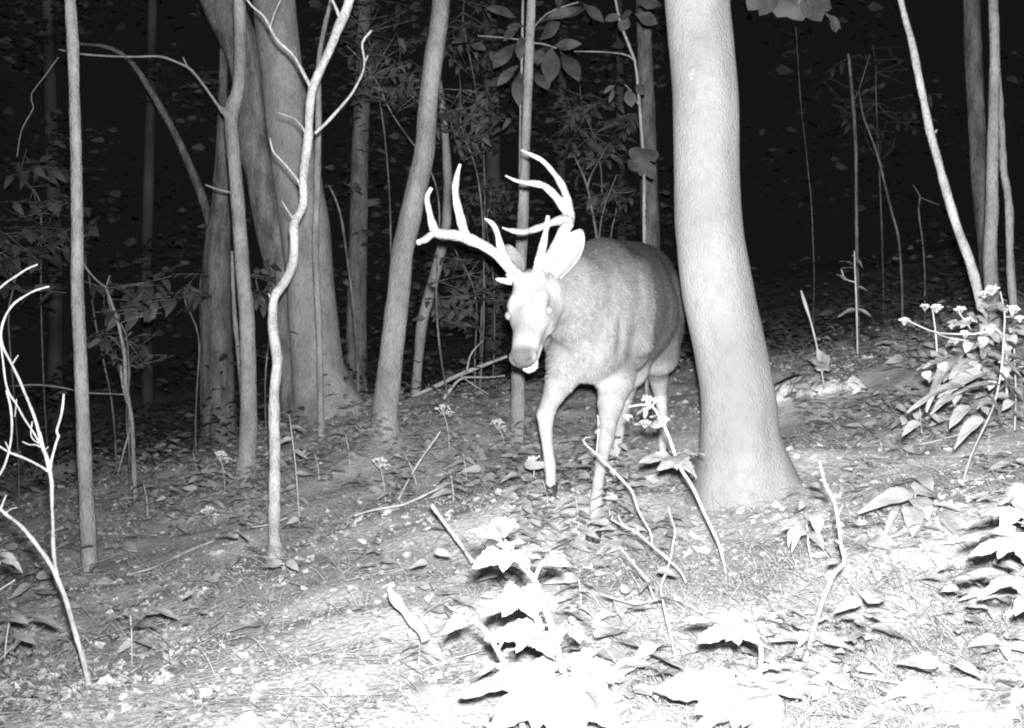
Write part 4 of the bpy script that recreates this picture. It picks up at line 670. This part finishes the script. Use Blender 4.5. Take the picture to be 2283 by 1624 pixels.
    for axn in range(3):
        o1, o2 = (axn + 1) % 3, (axn + 2) % 3; sl0 = [slice(None)] * 3; sl1 = [slice(None)] * 3; sl0[axn] = slice(0, -1); sl1[axn] = slice(1, None)
        e0 = sg[tuple(sl0)]; e1 = sg[tuple(sl1)]; cr = np.argwhere(e0 != e1); cr = cr[(cr[:, o1] > 0) & (cr[:, o2] > 0) & (cr[:, o1] < dims[o1] - 1) & (cr[:, o2] < dims[o2] - 1)]
        fl_ = e0[cr[:, 0], cr[:, 1], cr[:, 2]]; q = []
        for (u_, w_) in ((0, 0), (-1, 0), (-1, -1), (0, -1)):
            c = cr.copy(); c[:, o1] += u_; c[:, o2] += w_; q.append(vid[c[:, 0], c[:, 1], c[:, 2]])
        q = np.stack(q, 1); q[~fl_] = q[~fl_][:, ::-1]; faces.append(q)
    faces = np.concatenate(faces); faces = faces[(faces >= 0).all(1)]
    root = thing('deer', tuple(O - V((0, 0, .0))), 'white-tailed buck with large pale antlers walking toward the camera, head lowered', 'deer')
    me = bpy.data.meshes.new('body'); loc = vv - V(root['_o']); me.vertices.add(len(vv)); me.vertices.foreach_set('co', loc.ravel())
    me.loops.add(faces.size); me.loops.foreach_set('vertex_index', faces.ravel().astype(np.int32)); me.polygons.add(len(faces))
    me.polygons.foreach_set('loop_start', np.arange(0, faces.size, 4, dtype=np.int32)); me.polygons.foreach_set('loop_total', np.full(len(faces), 4, dtype=np.int32)); me.update(calc_edges=True); me.shade_smooth()
    # coat colouring
    l_ = (vv - O) @ lft; f_ = (vv - O) @ fwd; u_ = vv[:, 2] - O[2]
    def sstep(x, a_, b_): t = np.clip((x - a_) / (b_ - a_), 0, 1); return t * t * (3 - 2 * t)
    coat = .225 + 0 * u_; coat = coat * (1 - .5 * sstep(u_, .76, .98)) * (1 + .35 * sstep(f_, -.3, .2)) * (1 + .14 * np.sin(f_ * 11 + u_ * 5) * np.sin(u_ * 13 - f_ * 6 + 1))
    coat = coat + (.55 - coat) * sstep(-u_, -.52, -.46) * .55                       # belly and legs paler
    coat = coat + (.8 - coat) * sstep(-u_, -.50, -.36) * .9
    coat = coat + (.14 - coat) * np.exp(-(((f_ + .03) / .07) ** 2 + ((u_ - .72) / .2) ** 2)) * .35 # shade of the crease behind the shoulder, painted into the coat
    coat *= 1 + .05 * np.sin(f_ * 26 + 3 * np.sin(u_ * 7)) * sstep(-np.abs(f_ + .35), -.5, -.2)                    # soft shading of flank folds, painted as bands in the coat
    hs = (vv - head_poll) @ A / KH; hn = (vv - head_poll) @ Dn / KH; hl = (vv - head_poll) @ Lh / KH; inh = sstep(-np.linalg.norm(vv - Hh(.15, 0, -.04), axis=1), -.24, -.17)
    hc = .56 + .12 * np.sin(hs * 40 + hl * 60) * np.sin(hn * 70 + 1); hc = hc + (.26 - hc) * np.exp(-((hs - .19) / .045) ** 2 - (hl / .045) ** 2) * .8; hc = hc + (.2 - hc) * np.exp(-((hs - .115) / .03) ** 2 - ((np.abs(hl) - .06) / .014) ** 2) * .7; hc = hc + (.15 - hc) * sstep(hs, .245, .28) * sstep(-np.abs(hl), -.042, -.026) * sstep(hn, -.066, -.05); hc = hc + (.85 - hc) * ((hs > .2) & (hn < -.062)) ; hc = hc + (.4 - hc) * np.exp(-((hs - .06) / .03) ** 2 - (hl / .03) ** 2) * .3
    coat = coat * (1 - inh) + hc * inh
    neck = sstep(f_, .18, .38) * (1 - inh); coat = coat + (.42 - coat) * neck * .7
    at = me.attributes.new('coat', 'FLOAT', 'POINT'); at.data.foreach_set('value', coat.astype(np.float32))
    me.materials.append(M['fur']); o = bpy.data.objects.new('body', me); COL.objects.link(o); o.parent = root
    sm = o.modifiers.new('soft', 'SMOOTH'); sm.factor = .5; sm.iterations = 7
    # fur: short hairs lying back along the coat
    nf = 110000; nl = np.array([v.vector[:] for v in me.vertex_normals]); tri = faces; ar = np.linalg.norm(np.cross(vv[tri[:, 2]] - vv[tri[:, 0]], vv[tri[:, 3]] - vv[tri[:, 1]]), axis=1)
    pick = RNG.choice(len(tri), nf, p=ar / ar.sum()); w4 = RNG.dirichlet((1, 1, 1, 1), nf)
    fp = (vv[tri[pick]] * w4[:, :, None]).sum(1); fn = nl[tri[pick, 0]]; fc = coat[tri[pick, 0]]; hd = inh[tri[pick, 0]]; leg = sstep(-u_[tri[pick, 0]], -.5, -.4)
    flow = -fwd * .8 + V((0, 0, -.75)); flow = flow * (1 - hd)[:, None] + (-A * .9)[None] * hd[:, None]; flow = flow * (1 - leg)[:, None] + V((0, 0, -1.0))[None] * leg[:, None]
    flow = flow + RNG.normal(0, .22, (nf, 3)); flow -= fn * (flow * fn).sum(1)[:, None]; flow /= np.linalg.norm(flow, axis=1)[:, None] + 1e-9
    sd = np.cross(fn, flow); ln = (RNG.uniform(.012, .024, nf) * (1 - .6 * np.maximum(hd, leg)))[:, None]; wd = RNG.uniform(.0009, .0018, nf)[:, None]; lift = RNG.uniform(.10, .34, nf)[:, None]
    a0 = fp - fn * .001; tv = np.stack([a0 - sd * wd, a0 + sd * wd, a0 + flow * ln + fn * ln * lift], 1).reshape(-1, 3) - V(root['_o'])
    fm = bpy.data.meshes.new('fur'); fm.vertices.add(nf * 3); fm.vertices.foreach_set('co', tv.ravel()); fm.loops.add(nf * 3); fm.loops.foreach_set('vertex_index', np.arange(nf * 3, dtype=np.int32))
    fm.polygons.add(nf); fm.polygons.foreach_set('loop_start', np.arange(0, nf * 3, 3, dtype=np.int32)); fm.polygons.foreach_set('loop_total', np.full(nf, 3, dtype=np.int32)); fm.update(calc_edges=True)
    at = fm.attributes.new('coat', 'FLOAT', 'POINT'); at.data.foreach_set('value', np.repeat(np.clip(fc * RNG.uniform(.5, 1.4, nf), 0, .9), 3).astype(np.float32)); fm.materials.append(M['fur'])
    fo = bpy.data.objects.new('fur', fm); COL.objects.link(fo); fo.parent = root; tag(fo, kind='stuff')
    # eyes
    for s in (1, -1):
        mb = MB(); c = Hh(.118, s * .060, -.030); vs = []; fs = []; nu, nv_ = 12, 8
        for i in range(nv_ + 1):
            for j in range(nu): t = math.pi * i / nv_; p_ = 2 * math.pi * j / nu; vs.append(c + .0150 * V((math.sin(t) * math.cos(p_), math.sin(t) * math.sin(p_), math.cos(t))))
        for i in range(nv_):
            for j in range(nu): fs.append((i * nu + j, i * nu + (j + 1) % nu, (i + 1) * nu + (j + 1) % nu, (i + 1) * nu + j))
        mb.add(vs, fs); mb.build('eye', M['eye'], root)
    # ears: cupped leaf shape with thickness
    def ear(base, tip, width, cupdir, name='ear'):
        mb = MB(); base = V(base); tip = V(tip); x = tip - base; L = np.linalg.norm(x); x /= L; z_ = unit(V(cupdir) - x * (V(cupdir) @ x)); y_ = np.cross(z_, x); vs = []; n = 14; m_ = 9
        for sd in (0, 1):
            for i in range(n + 1):
                t = i / n; wd = width * .5 * (math.sin(math.pi * min(1, (.16 + .84 * t)) ** 1.0)) ** .65 if t < 1 else .004
                for j in range(m_):
                    s_ = -1 + 2 * j / (m_ - 1); dp = wd * .75 * (s_ * s_) * (1 - .5 * t); vs.append(base + x * L * t + y_ * wd * s_ + z_ * (dp - .012 * math.sin(math.pi * t) - (sd * .006)))
        fs = []; k_ = (n + 1) * m_
        for i in range(n):
            for j in range(m_ - 1):
                q = i * m_ + j; fs.append((q, q + 1, q + 1 + m_, q + m_)); fs.append((k_ + q, k_ + q + m_, k_ + q + 1 + m_, k_ + q + 1))
            for j in (0, m_ - 1): q = i * m_ + j; fs.append((q, q + m_, k_ + q + m_, k_ + q))
        for j in range(m_ - 1): q = n * m_ + j; fs.append((q, q + 1, k_ + q + 1, k_ + q))
        mb.add(vs, fs); e_ = mb.build(name, M['fur'], root); at = e_.data.attributes.new('coat', 'FLOAT', 'POINT'); at.data.foreach_set('value', np.full(len(vs), .6 if base[0] > .1 else .36, np.float32))
    ear(W(1232,622,4.0), W(1297,512,4.07), .105, (-.45,-1,.1)); ear(W(1150,612,4.02), W(1131,545,4.12), .075, (.2,-1,0))
    # antlers
    def antler(paths):
        mb = MB()
        for i, p in enumerate(paths):
            P = [W(q[0], q[1], q[2]) for q in p]; R = [q[3] for q in p]; tube(mb, P, R, 14, 6, .10, seed=i)
        for k in range(10):
            p = paths[0][0]; c = W(p[0], p[1], p[2]); t = k * .628; cc = c + V((math.cos(t) * .02, math.sin(t) * .012 - .004, math.sin(t) * .012)); tube(mb, [cc - V((0, 0, .006)), cc + V((0, 0, .008))], [.007, .004], 6, 1)
        mb.build('antler', M['antler'], root)
    antler([[(1146,612,3.97,.020),(1136,598,3.975,.0195),(1122,580,3.98,.0185),(1104,565,3.99,.0175),(1075,547,4.0,.0165),(1047,534,3.98,.0165),(1015,525,3.94,.016),(985,522,3.90,.015),(965,522,3.87,.0135),(950,533,3.83,.011),(932,541,3.79,.007)],
            [(1142,604,3.96,.017),(1130,585,3.95,.015),(1117,556,3.93,.0125),(1109,522,3.91,.0105),(1098,500,3.90,.008),(1080,487,3.89,.003)],
            [(1046,534,3.98,.016),(1034,512,3.985,.0145),(1023,473,3.99,.0125),(1015,431,3.98,.0105),(1018,395,3.965,.009),(1026,366,3.95,.005)],
            [(972,523,3.88,.0135),(965,505,3.885,.0115),(957,473,3.89,.0095),(952,441,3.885,.0085),(962,419,3.875,.0055)],
            [(1142,628,3.97,.012),(1122,626,3.97,.008),(1112,624,3.965,.006),(1105,622,3.96,.002)]])
    antler([[(1203,608,3.98,.020),(1212,596,3.99,.019),(1226,570,4.02,.018),(1240,545,4.05,.0165),(1254,520,4.07,.0165),(1268,498,4.07,.017),(1262,488,4.03,.0145),(1235,495,3.97,.0125),(1205,507,3.91,.011),(1180,515,3.86,.010),(1157,517,3.81,.009),(1135,513,3.77,.006),(1120,508,3.75,.0025)],
            [(1199,602,3.97,.017),(1204,575,3.95,.0145),(1212,540,3.93,.012),(1218,510,3.91,.010),(1222,481,3.90,.006)],
            [(1266,496,4.07,.0165),(1262,470,4.08,.015),(1240,440,4.07,.0125),(1222,422,4.06,.0115),(1205,412,4.04,.0105),(1175,408,4.02,.009),(1150,403,4.0,.0065),(1127,392,3.98,.0025)],
            [(1268,496,4.07,.0165),(1268,462,4.10,.0145),(1258,425,4.12,.0125),(1246,402,4.13,.0115),(1233,384,4.14,.0105),(1210,359,4.14,.008),(1187,347,4.14,.006),(1162,335,4.13,.0025)]])
    # hooves
    for kname, l in legs.items():
        p = feet[kname][-1]; g = float(gz(p[0], p[1]))
        mb = MB()
        for s in (1, -1):
            t = p + lft * s * .011; bot = V((t[0], t[1], g + .002)) + fwd * .026
            tube(mb, [t + up * .006 - fwd * .004, t * .5 + bot * .5 + fwd * .002, bot], [.0125, .0145, .0125], 8, 3)
        mb.build('hoof', M['hoof'], root)
deer()
for o in EMP:
    if '_o' in o: del o['_o']
print('scene done', time.process_time())
